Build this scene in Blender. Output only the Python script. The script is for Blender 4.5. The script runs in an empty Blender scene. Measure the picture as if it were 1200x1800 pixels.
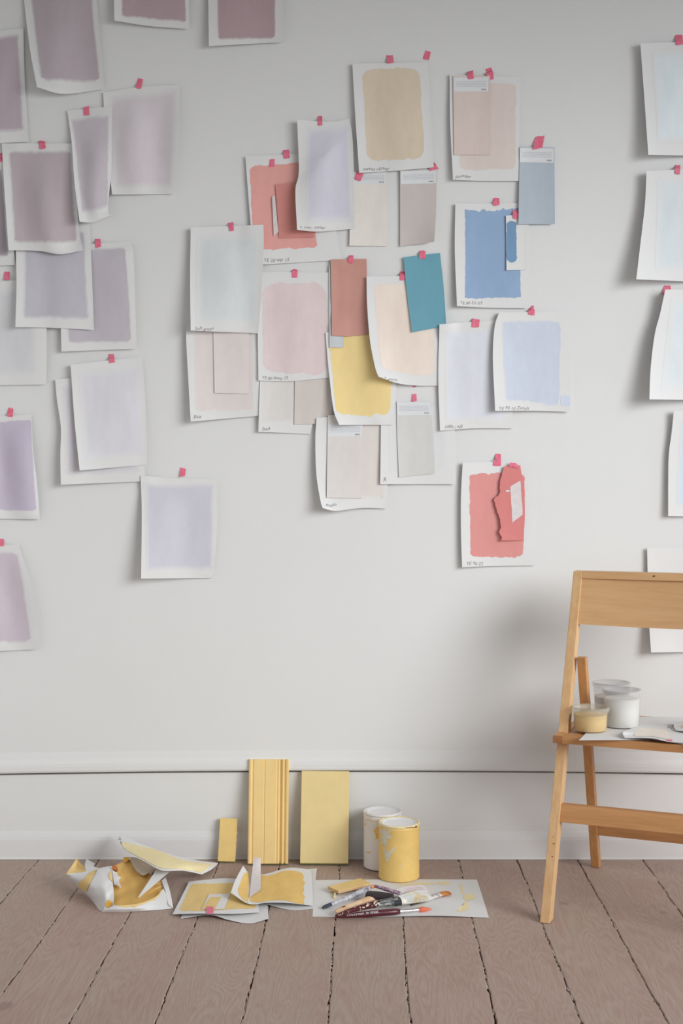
import bpy, bmesh, math, random
import numpy as np
from mathutils import Vector, Matrix

random.seed(7)
rng = np.random.default_rng(11)
SC = bpy.context.scene
COL = SC.collection

# ------------------------------------------------------------------ camera, light, exposure
D, F, H = 3.634, 2300.0, 1.0444      # distance to wall, focal length in photo pixels, eye height
S = D / F                            # metres per photo pixel on the wall
CX, CY = 650.0, 850.0                # principal point in the 1200x1800 frame
cam = bpy.data.cameras.new('camera')
cam.sensor_fit = 'AUTO'; cam.sensor_width = 36.0
cam.lens = F / 1800.0 * 36.0
cam.shift_x = (600.0 - CX) / 1800.0
cam.shift_y = -(900.0 - CY) / 1800.0
cam.clip_start = 0.05
camo = bpy.data.objects.new('camera', cam); COL.objects.link(camo)
camo.location = (0, -D, H); camo.rotation_euler = (math.pi / 2, 0, 0)
SC.camera = camo

world = bpy.data.worlds.new('world'); SC.world = world; world.use_nodes = True
bg = world.node_tree.nodes['Background']
bg.inputs[0].default_value = (0.90, 0.955, 1.0, 1); bg.inputs[1].default_value = 0.53

def area(name, loc, target, sx, sy, power, color, spread=180):
    l = bpy.data.lights.new(name, 'AREA'); l.shape = 'RECTANGLE'; l.size = sx; l.size_y = sy
    l.energy = power; l.color = color; l.spread = math.radians(spread)
    o = bpy.data.objects.new(name, l); COL.objects.link(o); o.location = loc
    o.rotation_euler = (Vector(target) - Vector(loc)).to_track_quat('-Z', 'Y').to_euler()
    return o
area('window_daylight', (2.7, -3.0, 1.95), (-0.50, 0.0, 0.60), 2.5, 2.0, 21.0, (0.975, 0.99, 1.0), 66)

SC.view_settings.view_transform = 'Standard'
SC.view_settings.look = 'None'
SC.view_settings.exposure = 0.24
SC.view_settings.gamma = 1.0
SC.view_settings.use_curve_mapping = False

# ------------------------------------------------------------------ helpers
def lin(c):
    c = c / 255.0
    return c / 12.92 if c <= 0.04045 else ((c + 0.055) / 1.055) ** 2.4
def alb(rgb, ref=(213, 212, 208), base=0.80):
    """albedo of something that the photo shows as rgb where the white wall shows as ref"""
    if isinstance(ref, (int, float)): ref = (ref, ref - 0.5, ref - 3)
    return tuple(min(0.92, lin(a) / lin(b) * base) for a, b in zip(rgb, ref))
def floor_pt(px, py, z):
    dist = F * (H - z) / (py - CY)
    return Vector(((px - CX) / F * dist, dist - D, z))
def at_dist(px, py, y):
    dist = y + D
    return Vector(((px - CX) / F * dist, y, H - (py - CY) / F * dist))
def project(P):
    P = np.asarray(P); dist = P[..., 1] + D
    return np.stack([CX + P[..., 0] / dist * F, CY + (H - P[..., 2]) / dist * F], -1)
def smooth(x): return x * x * (3 - 2 * x)

def tag(o, label=None, cat=None, group=None, kind=None):
    if label: o['label'] = label
    if cat: o['category'] = cat
    if group: o['group'] = group
    if kind: o['kind'] = kind
    return o
def empty(name, loc=(0, 0, 0), rz=0.0):
    o = bpy.data.objects.new(name, None); COL.objects.link(o)
    o.empty_display_size = 0.05; o.location = loc; o.rotation_euler = (0, 0, rz); return o
def mesh_obj(name, verts, faces, mat, parent=None, smooth_on=True, uvs=None):
    me = bpy.data.meshes.new(name)
    me.from_pydata([tuple(map(float, v)) for v in verts], [], [tuple(f) for f in faces])
    me.validate(); 
    if uvs is not None:
        l = me.uv_layers.new(name='UVMap')
        for lp in me.loops: l.data[lp.index].uv = uvs[lp.vertex_index]
    if smooth_on:
        me.polygons.foreach_set('use_smooth', [True] * len(me.polygons))
    me.materials.append(mat)
    o = bpy.data.objects.new(name, me); COL.objects.link(o)
    if parent is not None: o.parent = parent
    return o
def bm_obj(name, bm, mat, parent=None, sm=False):
    bmesh.ops.recalc_face_normals(bm, faces=bm.faces)
    me = bpy.data.meshes.new(name); bm.to_mesh(me); bm.free()
    if sm: me.polygons.foreach_set('use_smooth', [True] * len(me.polygons))
    me.materials.append(mat)
    o = bpy.data.objects.new(name, me); COL.objects.link(o)
    if parent is not None: o.parent = parent
    return o
def prism_bm(corner_bottom, corner_top, bev=0.0015, bm=None):
    """hexahedron from four bottom and four top points, edges eased"""
    bm = bm or bmesh.new()
    vs = [bm.verts.new(p) for p in list(corner_bottom) + list(corner_top)]
    for f in ((3, 2, 1, 0), (4, 5, 6, 7), (0, 1, 5, 4), (1, 2, 6, 5), (2, 3, 7, 6), (3, 0, 4, 7)):
        bm.faces.new([vs[i] for i in f])
    bmesh.ops.recalc_face_normals(bm, faces=bm.faces)
    if bev > 0:
        bmesh.ops.bevel(bm, geom=list(bm.edges), offset=bev, segments=2, affect='EDGES', profile=0.6)
    return bm
def box_bm(x0, x1, y0, y1, z0, z1, bev=0.0015):
    return prism_bm([(x0, y0, z0), (x1, y0, z0), (x1, y1, z0), (x0, y1, z0)],
                    [(x0, y0, z1), (x1, y0, z1), (x1, y1, z1), (x0, y1, z1)], bev)

# ------------------------------------------------------------------ materials
MATS = {}
def base_mat(name):
    m = bpy.data.materials.new(name); m.use_nodes = True
    nt = m.node_tree; b = nt.nodes['Principled BSDF']
    b.inputs['Specular IOR Level'].default_value = 0.25
    return m, nt, b
def nd(nt, kind, **kw):
    n = nt.nodes.new(kind)
    for k, v in kw.items(): setattr(n, k, v)
    return n
def mix_rgb(nt, fac, a, b, blend='MIX'):
    n = nd(nt, 'ShaderNodeMix', data_type='RGBA', blend_type=blend)
    for sock, val in ((n.inputs[0], fac), (n.inputs[6], a), (n.inputs[7], b)):
        if hasattr(val, 'is_output'): nt.links.new(val, sock)
        elif isinstance(val, (int, float)): sock.default_value = val
        else: sock.default_value = (*val[:3], 1)
    return n.outputs[2]
def mathn(nt, op, a, b=0.0, c=None, clamp=False):
    n = nd(nt, 'ShaderNodeMath', operation=op); n.use_clamp = clamp
    for i, val in enumerate((a, b, c)):
        if val is None: continue
        if hasattr(val, 'is_output'): nt.links.new(val, n.inputs[i])
        else: n.inputs[i].default_value = val
    return n.outputs[0]
def noise(nt, scale, detail=3.0, rough=0.55, coord='Object', stretch=(1, 1, 1), dist=0.0):
    tc = nd(nt, 'ShaderNodeTexCoord'); mp = nd(nt, 'ShaderNodeMapping')
    mp.inputs['Scale'].default_value = stretch
    nt.links.new(tc.outputs[coord], mp.inputs[0])
    n = nd(nt, 'ShaderNodeTexNoise'); n.inputs['Scale'].default_value = scale
    n.inputs['Detail'].default_value = detail; n.inputs['Roughness'].default_value = rough
    n.inputs['Distortion'].default_value = dist
    nt.links.new(mp.outputs[0], n.inputs['Vector']); return n.outputs['Fac']
def ramp(nt, fac, lo, hi):
    n = nd(nt, 'ShaderNodeMapRange'); n.inputs[1].default_value = lo; n.inputs[2].default_value = hi
    nt.links.new(fac, n.inputs[0]); return n.outputs[0]
def bump(nt, b, h, strength=0.2, dist=0.002):
    n = nd(nt, 'ShaderNodeBump'); n.inputs['Strength'].default_value = strength
    n.inputs['Distance'].default_value = dist
    nt.links.new(h, n.inputs['Height']); nt.links.new(n.outputs[0], b.inputs['Normal'])

def flat(name, rgb, rough=0.8, var=0.06, scale=14.0, stretch=(1, 1, 1), spec=0.2, metal=0.0, bmp=0.0):
    key = ('flat', name)
    if key in MATS: return MATS[key]
    m, nt, b = base_mat(name)
    n1 = noise(nt, scale, 4, 0.6, stretch=stretch)
    lo = tuple(c * (1 - var) for c in rgb); hi = tuple(min(0.95, c * (1 + var)) for c in rgb)
    nt.links.new(mix_rgb(nt, ramp(nt, n1, 0.3, 0.7), lo, hi), b.inputs['Base Color'])
    b.inputs['Roughness'].default_value = rough; b.inputs['Metallic'].default_value = metal
    b.inputs['Specular IOR Level'].default_value = spec
    if bmp: bump(nt, b, noise(nt, 300, 2, 0.5), bmp, 0.0006)
    MATS[key] = m; return m

PAPER_RGB = (0.81, 0.807, 0.80)
PAPER = flat('paper', PAPER_RGB, 0.9, 0.012, 8.0, spec=0.1, bmp=0.12)
def paint(rgb, ref=213, soft=0.0, var=0.035, under=0.0):
    """matt sample paint brushed on paper: faint vertical brush streaks and patches; soft = watery thin border"""
    key = ('paint', rgb, ref, soft, var)
    if key in MATS: return MATS[key]
    m, nt, b = base_mat('sample_paint')
    c = alb(rgb, ref)
    n1 = noise(nt, 9, 3, 0.55, stretch=(3.2, 1, 1.0)); n2 = noise(nt, 60, 2, 0.6)
    f = mathn(nt, 'ADD', mathn(nt, 'MULTIPLY', n1, 0.75), mathn(nt, 'MULTIPLY', n2, 0.25))
    lo = tuple(x * (1 - var * 1.3) for x in c); hi = tuple(min(0.93, x * (1 + var)) for x in c)
    col = mix_rgb(nt, ramp(nt, f, 0.32, 0.68), lo, hi)
    if soft > 0:
        uv = nd(nt, 'ShaderNodeUVMap'); sp = nd(nt, 'ShaderNodeSeparateXYZ')
        nt.links.new(uv.outputs[0], sp.inputs[0])
        mx = mathn(nt, 'MINIMUM', sp.outputs[0], mathn(nt, 'SUBTRACT', 1.0, sp.outputs[0]))
        my = mathn(nt, 'MINIMUM', sp.outputs[1], mathn(nt, 'SUBTRACT', 1.0, sp.outputs[1]))
        e = mathn(nt, 'ADD', mathn(nt, 'MINIMUM', mx, my), mathn(nt, 'MULTIPLY', mathn(nt, 'SUBTRACT', n1, 0.5), 0.06))
        fac = mathn(nt, 'DIVIDE', e, soft, clamp=True)
        fac = mathn(nt, 'SMOOTH_MIN', fac, 1.0, 0.2)
        col = mix_rgb(nt, fac, PAPER_RGB, col)
    nt.links.new(col, b.inputs['Base Color'])
    b.inputs['Roughness'].default_value = 0.85; b.inputs['Specular IOR Level'].default_value = 0.15
    MATS[key] = m; return m
def header_mat():
    """white head of a colour card: rows of fine grey print and one darker code at the lower right"""
    if 'hdr' in MATS: return MATS['hdr']
    m, nt, b = base_mat('printed_card_head')
    uv = nd(nt, 'ShaderNodeUVMap'); sp = nd(nt, 'ShaderNodeSeparateXYZ'); nt.links.new(uv.outputs[0], sp.inputs[0])
    x, y = sp.outputs[0], sp.outputs[1]
    def band(v, a, c): return mathn(nt, 'MULTIPLY', mathn(nt, 'GREATER_THAN', v, a), mathn(nt, 'LESS_THAN', v, c))
    rows = mathn(nt, 'GREATER_THAN', mathn(nt, 'FRACT', mathn(nt, 'MULTIPLY', y, 9.0)), 0.5)
    mp = nd(nt, 'ShaderNodeMapping'); mp.inputs['Scale'].default_value = (70, 9, 1); nt.links.new(uv.outputs[0], mp.inputs[0])
    nz = nd(nt, 'ShaderNodeTexNoise'); nz.inputs['Scale'].default_value = 1.0; nt.links.new(mp.outputs[0], nz.inputs['Vector'])
    words = mathn(nt, 'GREATER_THAN', nz.outputs['Fac'], 0.43)
    t = mathn(nt, 'MULTIPLY', mathn(nt, 'MULTIPLY', rows, words), mathn(nt, 'MULTIPLY', band(x, 0.06, 0.94), band(y, 0.22, 0.66)))
    code = mathn(nt, 'MULTIPLY', mathn(nt, 'MULTIPLY', band(x, 0.79, 0.93), band(y, 0.80, 0.90)),
                 mathn(nt, 'GREATER_THAN', mathn(nt, 'FRACT', mathn(nt, 'MULTIPLY', x, 28.0)), 0.3))
    c = mix_rgb(nt, t, (0.80, 0.81, 0.83), (0.58, 0.59, 0.62))
    c = mix_rgb(nt, code, c, (0.22, 0.22, 0.23))
    nt.links.new(c, b.inputs['Base Color']); b.inputs['Roughness'].default_value = 0.7
    MATS['hdr'] = m; return m
def tape_mat():
    if 'tape' in MATS: return MATS['tape']
    m, nt, b = base_mat('pink_tape')
    c1 = alb((232, 104, 126)); c2 = alb((240, 130, 150))
    nt.links.new(mix_rgb(nt, ramp(nt, noise(nt, 120, 2), 0.35, 0.65), c1, c2), b.inputs['Base Color'])
    b.inputs['Roughness'].default_value = 0.55
    tr = nd(nt, 'ShaderNodeBsdfTransparent'); mx = nd(nt, 'ShaderNodeMixShader'); mx.inputs[0].default_value = 0.12
    nt.links.new(b.outputs[0], mx.inputs[1]); nt.links.new(tr.outputs[0], mx.inputs[2])
    nt.links.new(mx.outputs[0], nt.nodes['Material Output'].inputs[0])
    MATS['tape'] = m; return m
MASK_TAPE = flat('masking_tape', alb((208, 200, 196)), 0.7, 0.06, 90)
INK = flat('pencil_ink', (0.27, 0.26, 0.25), 0.8, 0.05)

def wall_mat(name, rgb, sc=1.0):
    m, nt, b = base_mat(name)
    n = noise(nt, 1.6, 4, 0.6); n2 = noise(nt, 35, 4, 0.6)
    lo = tuple(c * 0.985 for c in rgb); hi = tuple(c * 1.012 for c in rgb)
    nt.links.new(mix_rgb(nt, ramp(nt, n, 0.3, 0.7), lo, hi), b.inputs['Base Color'])
    b.inputs['Roughness'].default_value = 0.75; b.inputs['Specular IOR Level'].default_value = 0.2
    bump(nt, b, n2, 0.10 * sc, 0.004); return m
WALL = wall_mat('wall_paint', (0.80, 0.80, 0.79))
SKIRT = wall_mat('skirting_paint', (0.78, 0.775, 0.772), 0.8)
CEIL = wall_mat('ceiling_paint', (0.50, 0.49, 0.47))  # grey chosen so the unseen ceiling dims the top of the wall

def plank_mat():
    m, nt, b = base_mat('whitewashed_plank')
    oi = nd(nt, 'ShaderNodeObjectInfo')
    tc = nd(nt, 'ShaderNodeTexCoord'); mp = nd(nt, 'ShaderNodeMapping')
    off = nd(nt, 'ShaderNodeCombineXYZ')
    nt.links.new(mathn(nt, 'MULTIPLY', oi.outputs['Random'], 37.0), off.inputs[1])
    nt.links.new(mathn(nt, 'MULTIPLY', oi.outputs['Random'], 11.0), off.inputs[2])
    nt.links.new(off.outputs[0], mp.inputs['Location']); nt.links.new(tc.outputs['Object'], mp.inputs[0])
    def nz(scale, stretch, det=4, dist=0.0, rough=0.55):
        q = nd(nt, 'ShaderNodeMapping'); q.inputs['Scale'].default_value = stretch
        nt.links.new(mp.outputs[0], q.inputs[0])
        n = nd(nt, 'ShaderNodeTexNoise'); n.inputs['Scale'].default_value = scale; n.inputs['Detail'].default_value = det
        n.inputs['Distortion'].default_value = dist; n.inputs['Roughness'].default_value = rough
        nt.links.new(q.outputs[0], n.inputs['Vector']); return n.outputs['Fac']
    # long growth rings: contour lines of a stretched noise field
    fld = nz(3.0, (3.2, 0.5, 1), 2, 0.3)
    rings = mathn(nt, 'ABSOLUTE', mathn(nt, 'SINE', mathn(nt, 'MULTIPLY', fld, 85.0)))
    rings = mathn(nt, 'POWER', rings, 2.2)
    fine = nz(70, (6, 0.35, 1), 4)
    patch = nz(4.5, (1.6, 0.8, 1), 4, 0.5)
    knot = nz(9, (1.3, 0.75, 1), 1)
    # each board its own tone, between pinkish and greyish tan
    c = mix_rgb(nt, oi.outputs['Random'], alb((168, 147, 133)), alb((162, 147, 132)))
    c = mix_rgb(nt, mathn(nt, 'MULTIPLY', ramp(nt, patch, 0.38, 0.66), 0.55), c, alb((160, 132, 120)))
    c = mix_rgb(nt, mathn(nt, 'MULTIPLY', rings, 0.30), c, alb((146, 117, 103)))
    c = mix_rgb(nt, mathn(nt, 'MULTIPLY', ramp(nt, fine, 0.45, 0.7), 0.30), c, alb((184, 169, 157)))
    c = mix_rgb(nt, mathn(nt, 'MULTIPLY', ramp(nt, knot, 0.76, 0.80), 0.35), c, alb((112, 92, 84)))
    nt.links.new(c, b.inputs['Base Color'])
    b.inputs['Roughness'].default_value = 0.62; b.inputs['Specular IOR Level'].default_value = 0.22
    bump(nt, b, mathn(nt, 'ADD', fine, mathn(nt, 'MULTIPLY', rings, 0.4)), 0.14, 0.001)
    return m
PLANK = plank_mat()
DARK = flat('dark_gap', (0.035, 0.03, 0.027), 0.95, 0.2)
FILL = flat('gap_filler', alb((178, 166, 152)), 0.95, 0.35, 60)

def wood(name, rgb, rgb2, axis='z', rough=0.45):
    m, nt, b = base_mat(name)
    st = {'z': (9, 9, 0.7), 'x': (0.7, 9, 9), 'y': (9, 0.7, 9)}[axis]
    n = noise(nt, 9, 5, 0.6, stretch=st, dist=0.4); n2 = noise(nt, 3, 3, 0.5)
    oi = nd(nt, 'ShaderNodeObjectInfo')
    c = mix_rgb(nt, ramp(nt, n, 0.35, 0.68), alb(rgb), alb(rgb2))
    c = mix_rgb(nt, mathn(nt, 'MULTIPLY', n2, 0.18), c, tuple(x * 0.75 for x in alb(rgb2)))
    nt.links.new(c, b.inputs['Base Color']); b.inputs['Roughness'].default_value = rough
    b.inputs['Specular IOR Level'].default_value = 0.3
    bump(nt, b, n, 0.05, 0.001); return m

# ------------------------------------------------------------------ room
WX0, WX1, WY0, WZ1 = -1.30, 2.3, -4.4, 2.56
def dip(x): return -0.0085 * ((x + 0.05) / 0.95) ** 2 if abs(x + 0.05) < 1.3 else -0.0085 * (1.3 / 0.95) ** 2
def swept(name, prof, mat, kind, dips=None, n=40, sm=False):
    """cross-section (y, z) swept along the wall; dips says how far each point follows the settled old panelling"""
    xs = np.linspace(WX0, WX1, n + 1); k = len(prof); v, f = [], []
    for x in xs:
        for j, (y, z) in enumerate(prof):
            v.append((x, y, z + (dips[j] if dips else 0) * dip(x)))
    for i in range(n):
        for j in range(k):
            j2 = (j + 1) % k
            f.append((i * k + j, (i + 1) * k + j, (i + 1) * k + j2, i * k + j2))
    f.append(tuple(range(k))); f.append(tuple(n * k + j for j in reversed(range(k))))
    bm = bmesh.new(); vs = [bm.verts.new(p) for p in v]
    for q in f: bm.faces.new([vs[i] for i in q])
    o = bm_obj(name, bm, mat, None, sm); o['kind'] = kind; return o
def zw(py): return (1511 - py) * S
swept('wall_back', [(0.0, 0.285), (0.0, WZ1), (0.10, WZ1), (0.10, -0.02), (0.006, -0.02), (0.006, zw(1358)), (0.030, zw(1358)), (0.030, 0.285)],
      WALL, 'structure', [1, 0, 0, 0, 0, 1, 1, 1])
swept('trim_1', [(0.0, zw(1318)), (-0.0015, zw(1322)), (-0.004, zw(1330)), (-0.0085, zw(1338)), (-0.0095, zw(1343)), (-0.0095, zw(1350)), (-0.007, zw(1353.3)), (0.029, zw(1353.6)), (0.029, zw(1318))],
      WALL, 'structure', [1] * 9)
swept('baseboard_back', [(0.0058, zw(1461)), (0.0040, zw(1464)), (0.0005, zw(1471)), (-0.0010, zw(1477)), (-0.0010, zw(1507)), (-0.0022, zw(1508.5)), (-0.0022, 0.0005), (0.0058, 0.0005)],
      SKIRT, 'structure')
def slab(name, x0, x1, y0, y1, z0, z1, mat):
    o = bm_obj(name, box_bm(x0, x1, y0, y1, z0, z1, 0), mat); o['kind'] = 'structure'; return o
slab('wall_left', WX0 - 0.1, WX0, WY0, 0.1, -0.02, WZ1, WALL)  # out of view, added close by to darken the left side
slab('ceiling', WX0 - 0.1, WX1, WY0, 0.1, WZ1, WZ1 + 0.1, CEIL)  # out of view, added low and grey to darken the upper wall
floor = slab('floor', WX0 - 0.1, WX1, WY0, 0.1, -0.06, -0.022, DARK)

seams = [-0.753, -0.583, -0.416, -0.248, -0.0825, 0.078, 0.245, 0.409, 0.577, 0.756]
while seams[0] > WX0: seams.insert(0, seams[0] - 0.167)
while seams[-1] < WX1: seams.append(seams[-1] + 0.167)
seams[0] = WX0; seams[-1] = WX1
fill_bm = bmesh.new()
def seam_dx(k, y): return 0.0010 * math.sin(y * 9 + k * 2.1) + 0.0006 * math.sin(y * 41 + k) 
for k in range(len(seams) - 1):
    x0, x1 = seams[k], seams[k + 1]
    ys = np.concatenate([np.linspace(0.006, -1.25, 84), np.linspace(-1.3, WY0, 14)])
    gl = 0.0013; v, f = [], []
    hz = random.uniform(-0.0006, 0.0004)
    for y in ys:
        jl = max(0, rng.normal(0, 0.0006)); jr = max(0, rng.normal(0, 0.0006))
        if rng.random() < 0.05: jl += 0.0022
        if rng.random() < 0.05: jr += 0.0022
        a = x0 + gl + jl + seam_dx(k, y); b = x1 - gl - jr + seam_dx(k + 1, y)
        v += [(a, y, -0.021), (a, y, hz - 0.0012), (a + 0.0016, y, hz), (b - 0.0016, y, hz), (b, y, hz - 0.0012), (b, y, -0.021)]
    for i in range(len(ys) - 1):
        for j in range(5):
            f.append((i * 6 + j, i * 6 + j + 1, (i + 1) * 6 + j + 1, (i + 1) * 6 + j))
        f.append((i * 6 + 5, i * 6, (i + 1) * 6, (i + 1) * 6 + 5))
    f.append((0, 5, 4, 3, 2, 1)); e = (len(ys) - 1) * 6; f.append(tuple(e + j for j in range(6)))
    bm = bmesh.new(); vs = [bm.verts.new(p) for p in v]
    for q in f: bm.faces.new([vs[i] for i in q])
    bm_obj('plank', bm, PLANK, floor)
    # crumbly filler left in the joints
    if k:
        y = -0.01
        while y > -1.6:
            ln = random.uniform(0.006, 0.05)
            if random.random() < (0.85 if y < -0.12 else 0.55):
                cx = x0 + seam_dx(k, y); w = random.uniform(0.0008, 0.0016); t = -random.uniform(0.0006, 0.003)
                o_ = random.uniform(-0.0009, 0.0009)
                q = [fill_bm.verts.new(p) for p in ((cx - w + o_, y, t), (cx + w + o_, y - 0.002, t - 0.001), (cx + w + o_ * .4, y - ln, t), (cx - w + o_ * .4, y - ln + 0.003, t - 0.0008))]
                fill_bm.faces.new(q)
            y -= ln + random.uniform(0, 0.012)
tag(bm_obj('joint_filler', fill_bm, FILL, floor), kind='stuff')

# ------------------------------------------------------------------ sheets: smooth surfaces with thickness
def catmull(pts, t):
    """pts (n, k) at even parameters, t array in [0, 1]"""
    p = np.asarray(pts, float); n = len(p); t = np.asarray(t, float)
    if n == 2: return p[0] + (p[1] - p[0]) * t[..., None]
    x = np.clip(t, 0, 1) * (n - 1); i = np.minimum(x.astype(int), n - 2); f = (x - i)[..., None]
    ext = np.vstack([2 * p[0] - p[1], p, 2 * p[-1] - p[-2]])
    a, b, c, d = ext[i], ext[i + 1], ext[i + 2], ext[i + 3]
    return 0.5 * (2 * b + (c - a) * f + (2 * a - 5 * b + 4 * c - d) * f ** 2 + (3 * b - a - 3 * c + d) * f ** 3)

class Patch:
    def __init__(s, pos, thick=0.0004, nu=36, nv=42):
        s.pos, s.thick, s.nu, s.nv = pos, thick, nu, nv
        s.V, s.U = np.meshgrid(np.linspace(0, 1, 61), np.linspace(0, 1, 45), indexing='ij')
        s.dp = project(s.pos(s.U, s.V))
    def normal(s, u, v):
        e = 1e-3
        a = s.pos(np.clip(u + e, 0, 1), v) - s.pos(np.clip(u - e, 0, 1), v)
        b = s.pos(u, np.clip(v + e, 0, 1)) - s.pos(u, np.clip(v - e, 0, 1))
        n = np.cross(a, b); n /= np.linalg.norm(n, axis=-1, keepdims=True) + 1e-12
        to = np.array([0, -D, H]) - s.pos(u, v)
        return n * np.sign((n * to).sum(-1, keepdims=True) + 1e-12)
    def inv(s, pts):
        pts = np.asarray(pts, float).reshape(-1, 2); fl = s.dp.reshape(-1, 2)
        idx = np.array([((fl - p) ** 2).sum(1).argmin() for p in pts])
        u = s.U.reshape(-1)[idx].copy(); v = s.V.reshape(-1)[idx].copy(); e = 2e-3
        for _ in range(6):
            p = project(s.pos(u, v))
            ua, ub = np.clip(u + e, 0, 1), np.clip(u - e, 0, 1); va, vb = np.clip(v + e, 0, 1), np.clip(v - e, 0, 1)
            du = (project(s.pos(ua, v)) - project(s.pos(ub, v))) / (ua - ub)[:, None]
            dv = (project(s.pos(u, va)) - project(s.pos(u, vb))) / (va - vb)[:, None]
            r = pts - p; det = du[:, 0] * dv[:, 1] - du[:, 1] * dv[:, 0]; det = np.where(abs(det) < 1e-6, 1e-6, det)
            u = np.clip(u + (r[:, 0] * dv[:, 1] - r[:, 1] * dv[:, 0]) / det, 0, 1)
            v = np.clip(v + (du[:, 0] * r[:, 1] - du[:, 1] * r[:, 0]) / det, 0, 1)
        return u, v
    def build(s, name, mat, parent=None):
        V, U = np.meshgrid(np.linspace(0, 1, s.nv + 1), np.linspace(0, 1, s.nu + 1), indexing='ij')
        P = s.pos(U, V); N = s.normal(U, V)
        return grid_obj(name, P, P - N * s.thick, mat, parent)

def grid_obj(name, A, B, mat, parent=None, uv=None):
    """A and optional B: (m, n, 3) grids, front and back faces joined by a rim"""
    m, n = A.shape[:2]; ix = np.arange(m * n).reshape(m, n)
    quads = [(ix[i, j], ix[i, j + 1], ix[i + 1, j + 1], ix[i + 1, j]) for i in range(m - 1) for j in range(n - 1)]
    v = A.reshape(-1, 3)
    uvs = None
    if uv is not None: uvs = [tuple(x) for x in uv.reshape(-1, 2)]
    if B is not None:
        o = m * n; v = np.vstack([v, B.reshape(-1, 3)])
        if uvs: uvs = uvs + uvs
        quads += [tuple(q + o for q in reversed(x)) for x in quads]
        ring = list(ix[0, :]) + list(ix[1:, -1]) + list(ix[-1, -2::-1]) + list(ix[-2:0:-1, 0])
        for a, b in zip(ring, ring[1:] + ring[:1]): quads.append((b, a, a + o, b + o))
    ob = mesh_obj(name, v, quads, mat, parent, True, uvs)
    bm = bmesh.new(); bm.from_mesh(ob.data); bmesh.ops.recalc_face_normals(bm, faces=bm.faces)
    if B is None:
        c = Vector((0, -D, H))
        fs = list(bm.faces); 
        if sum((c - f.calc_center_median()).dot(f.normal) for f in fs) < 0: bmesh.ops.reverse_faces(bm, faces=fs)
    bm.to_mesh(ob.data); bm.free()
    ob.data.set_sharp_from_angle(angle=math.radians(48))
    return ob

def smooth_noise(n, amp, seed):
    r = np.random.default_rng(seed); a = r.normal(0, 1, n)
    b = np.convolve(np.pad(r.normal(0, 1, n), 4, mode='edge'), np.ones(9) / 9, 'valid') * 2.2
    a = np.convolve(np.pad(a, 1, mode='edge'), [0.25, 0.5, 0.25], 'valid')
    return (a * 0.55 + b * 0.55) * amp
def swatch(patch, quad, mat, parent, name='paint_swatch', rag=(0.8, 0.8, 0.8, 0.8), rnd=0.0, seed=1, off=0.00025, n=(44, 58), thick=0.0):
    """paint on a sheet: quad = TL TR BR BL in photo pixels, ragged (T, R, B, L) and rounded corners"""
    nu, nv = n; TL, TR, BR, BL = [np.array(q, float) for q in quad]
    V, U = np.meshgrid(np.linspace(0, 1, nv + 1), np.linspace(0, 1, nu + 1), indexing='ij')
    w = np.linalg.norm(TR - TL); h = np.linalg.norm(BL - TL)
    def corner(t, ln, r):
        d = np.minimum(t, 1 - t) * ln; d = np.clip(d / max(r, 1e-6), 0, 1)
        return r * (1 - np.sqrt(np.clip(1 - (1 - d) ** 2, 0, 1))) if r > 0 else np.zeros_like(t)
    ru = np.linspace(0, 1, nu + 1); rv = np.linspace(0, 1, nv + 1)
    tn = smooth_noise(nu + 1, rag[0], seed) + corner(ru, w, rnd) * 0.6; bn = smooth_noise(nu + 1, rag[2], seed + 1) - corner(ru, w, rnd) * 0.6
    ln = smooth_noise(nv + 1, rag[3], seed + 2) + corner(rv, h, rnd); rn = smooth_noise(nv + 1, rag[1], seed + 3) - corner(rv, h, rnd)
    base = ((1 - U)[..., None] * (1 - V)[..., None] * TL + U[..., None] * (1 - V)[..., None] * TR + U[..., None] * V[..., None] * BR + (1 - U)[..., None] * V[..., None] * BL)
    eu = (TR - TL) / w; ev = (BL - TL) / h
    dx = (1 - U) * ln[:, None] + U * rn[:, None]; dy = (1 - V) * tn[None, :] + V * bn[None, :]
    px = base + dx[..., None] * eu + dy[..., None] * ev
    u, v = patch.inv(px.reshape(-1, 2))
    P = patch.pos(u, v) + patch.normal(u, v) * off
    P = P.reshape(nv + 1, nu + 1, 3)
    B = None
    if thick > 0: B = P - (patch.normal(u, v) * thick).reshape(P.shape)
    return grid_obj(name, P, B, mat, parent, np.stack([U, V], -1))
def poly_on(patch, pts, mat, parent, name, off=0.0007, step=4.0):
    """any outline in photo pixels laid on a sheet"""
    bm = bmesh.new(); out = []
    for a, b in zip(pts, pts[1:] + pts[:1]):
        a, b = np.array(a, float), np.array(b, float); k = max(1, int(np.linalg.norm(b - a) / step))
        out += [tuple(a + (b - a) * i / k) for i in range(k)]
    vs = [bm.verts.new((x, y, 0)) for x, y in out]; bm.faces.new(vs)
    bmesh.ops.triangulate(bm, faces=bm.faces)
    for _ in range(7):
        long = [e for e in bm.edges if e.calc_length() > step * 1.7]
        if long: bmesh.ops.subdivide_edges(bm, edges=long, cuts=1); bmesh.ops.triangulate(bm, faces=bm.faces)
    bm.verts.ensure_lookup_table()
    u, v = patch.inv([(q.co.x, q.co.y) for q in bm.verts])
    P = patch.pos(u, v) + patch.normal(u, v) * off
    for q, p in zip(bm.verts, P): q.co = p
    me = bpy.data.meshes.new(name); 
    bmesh.ops.recalc_face_normals(bm, faces=bm.faces)
    bm.to_mesh(me); bm.free()
    me.polygons.foreach_set('use_smooth', [True] * len(me.polygons)); me.materials.append(mat)
    o = bpy.data.objects.new(name, me); COL.objects.link(o); o.parent = parent; return o
TEXTS = {}
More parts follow.
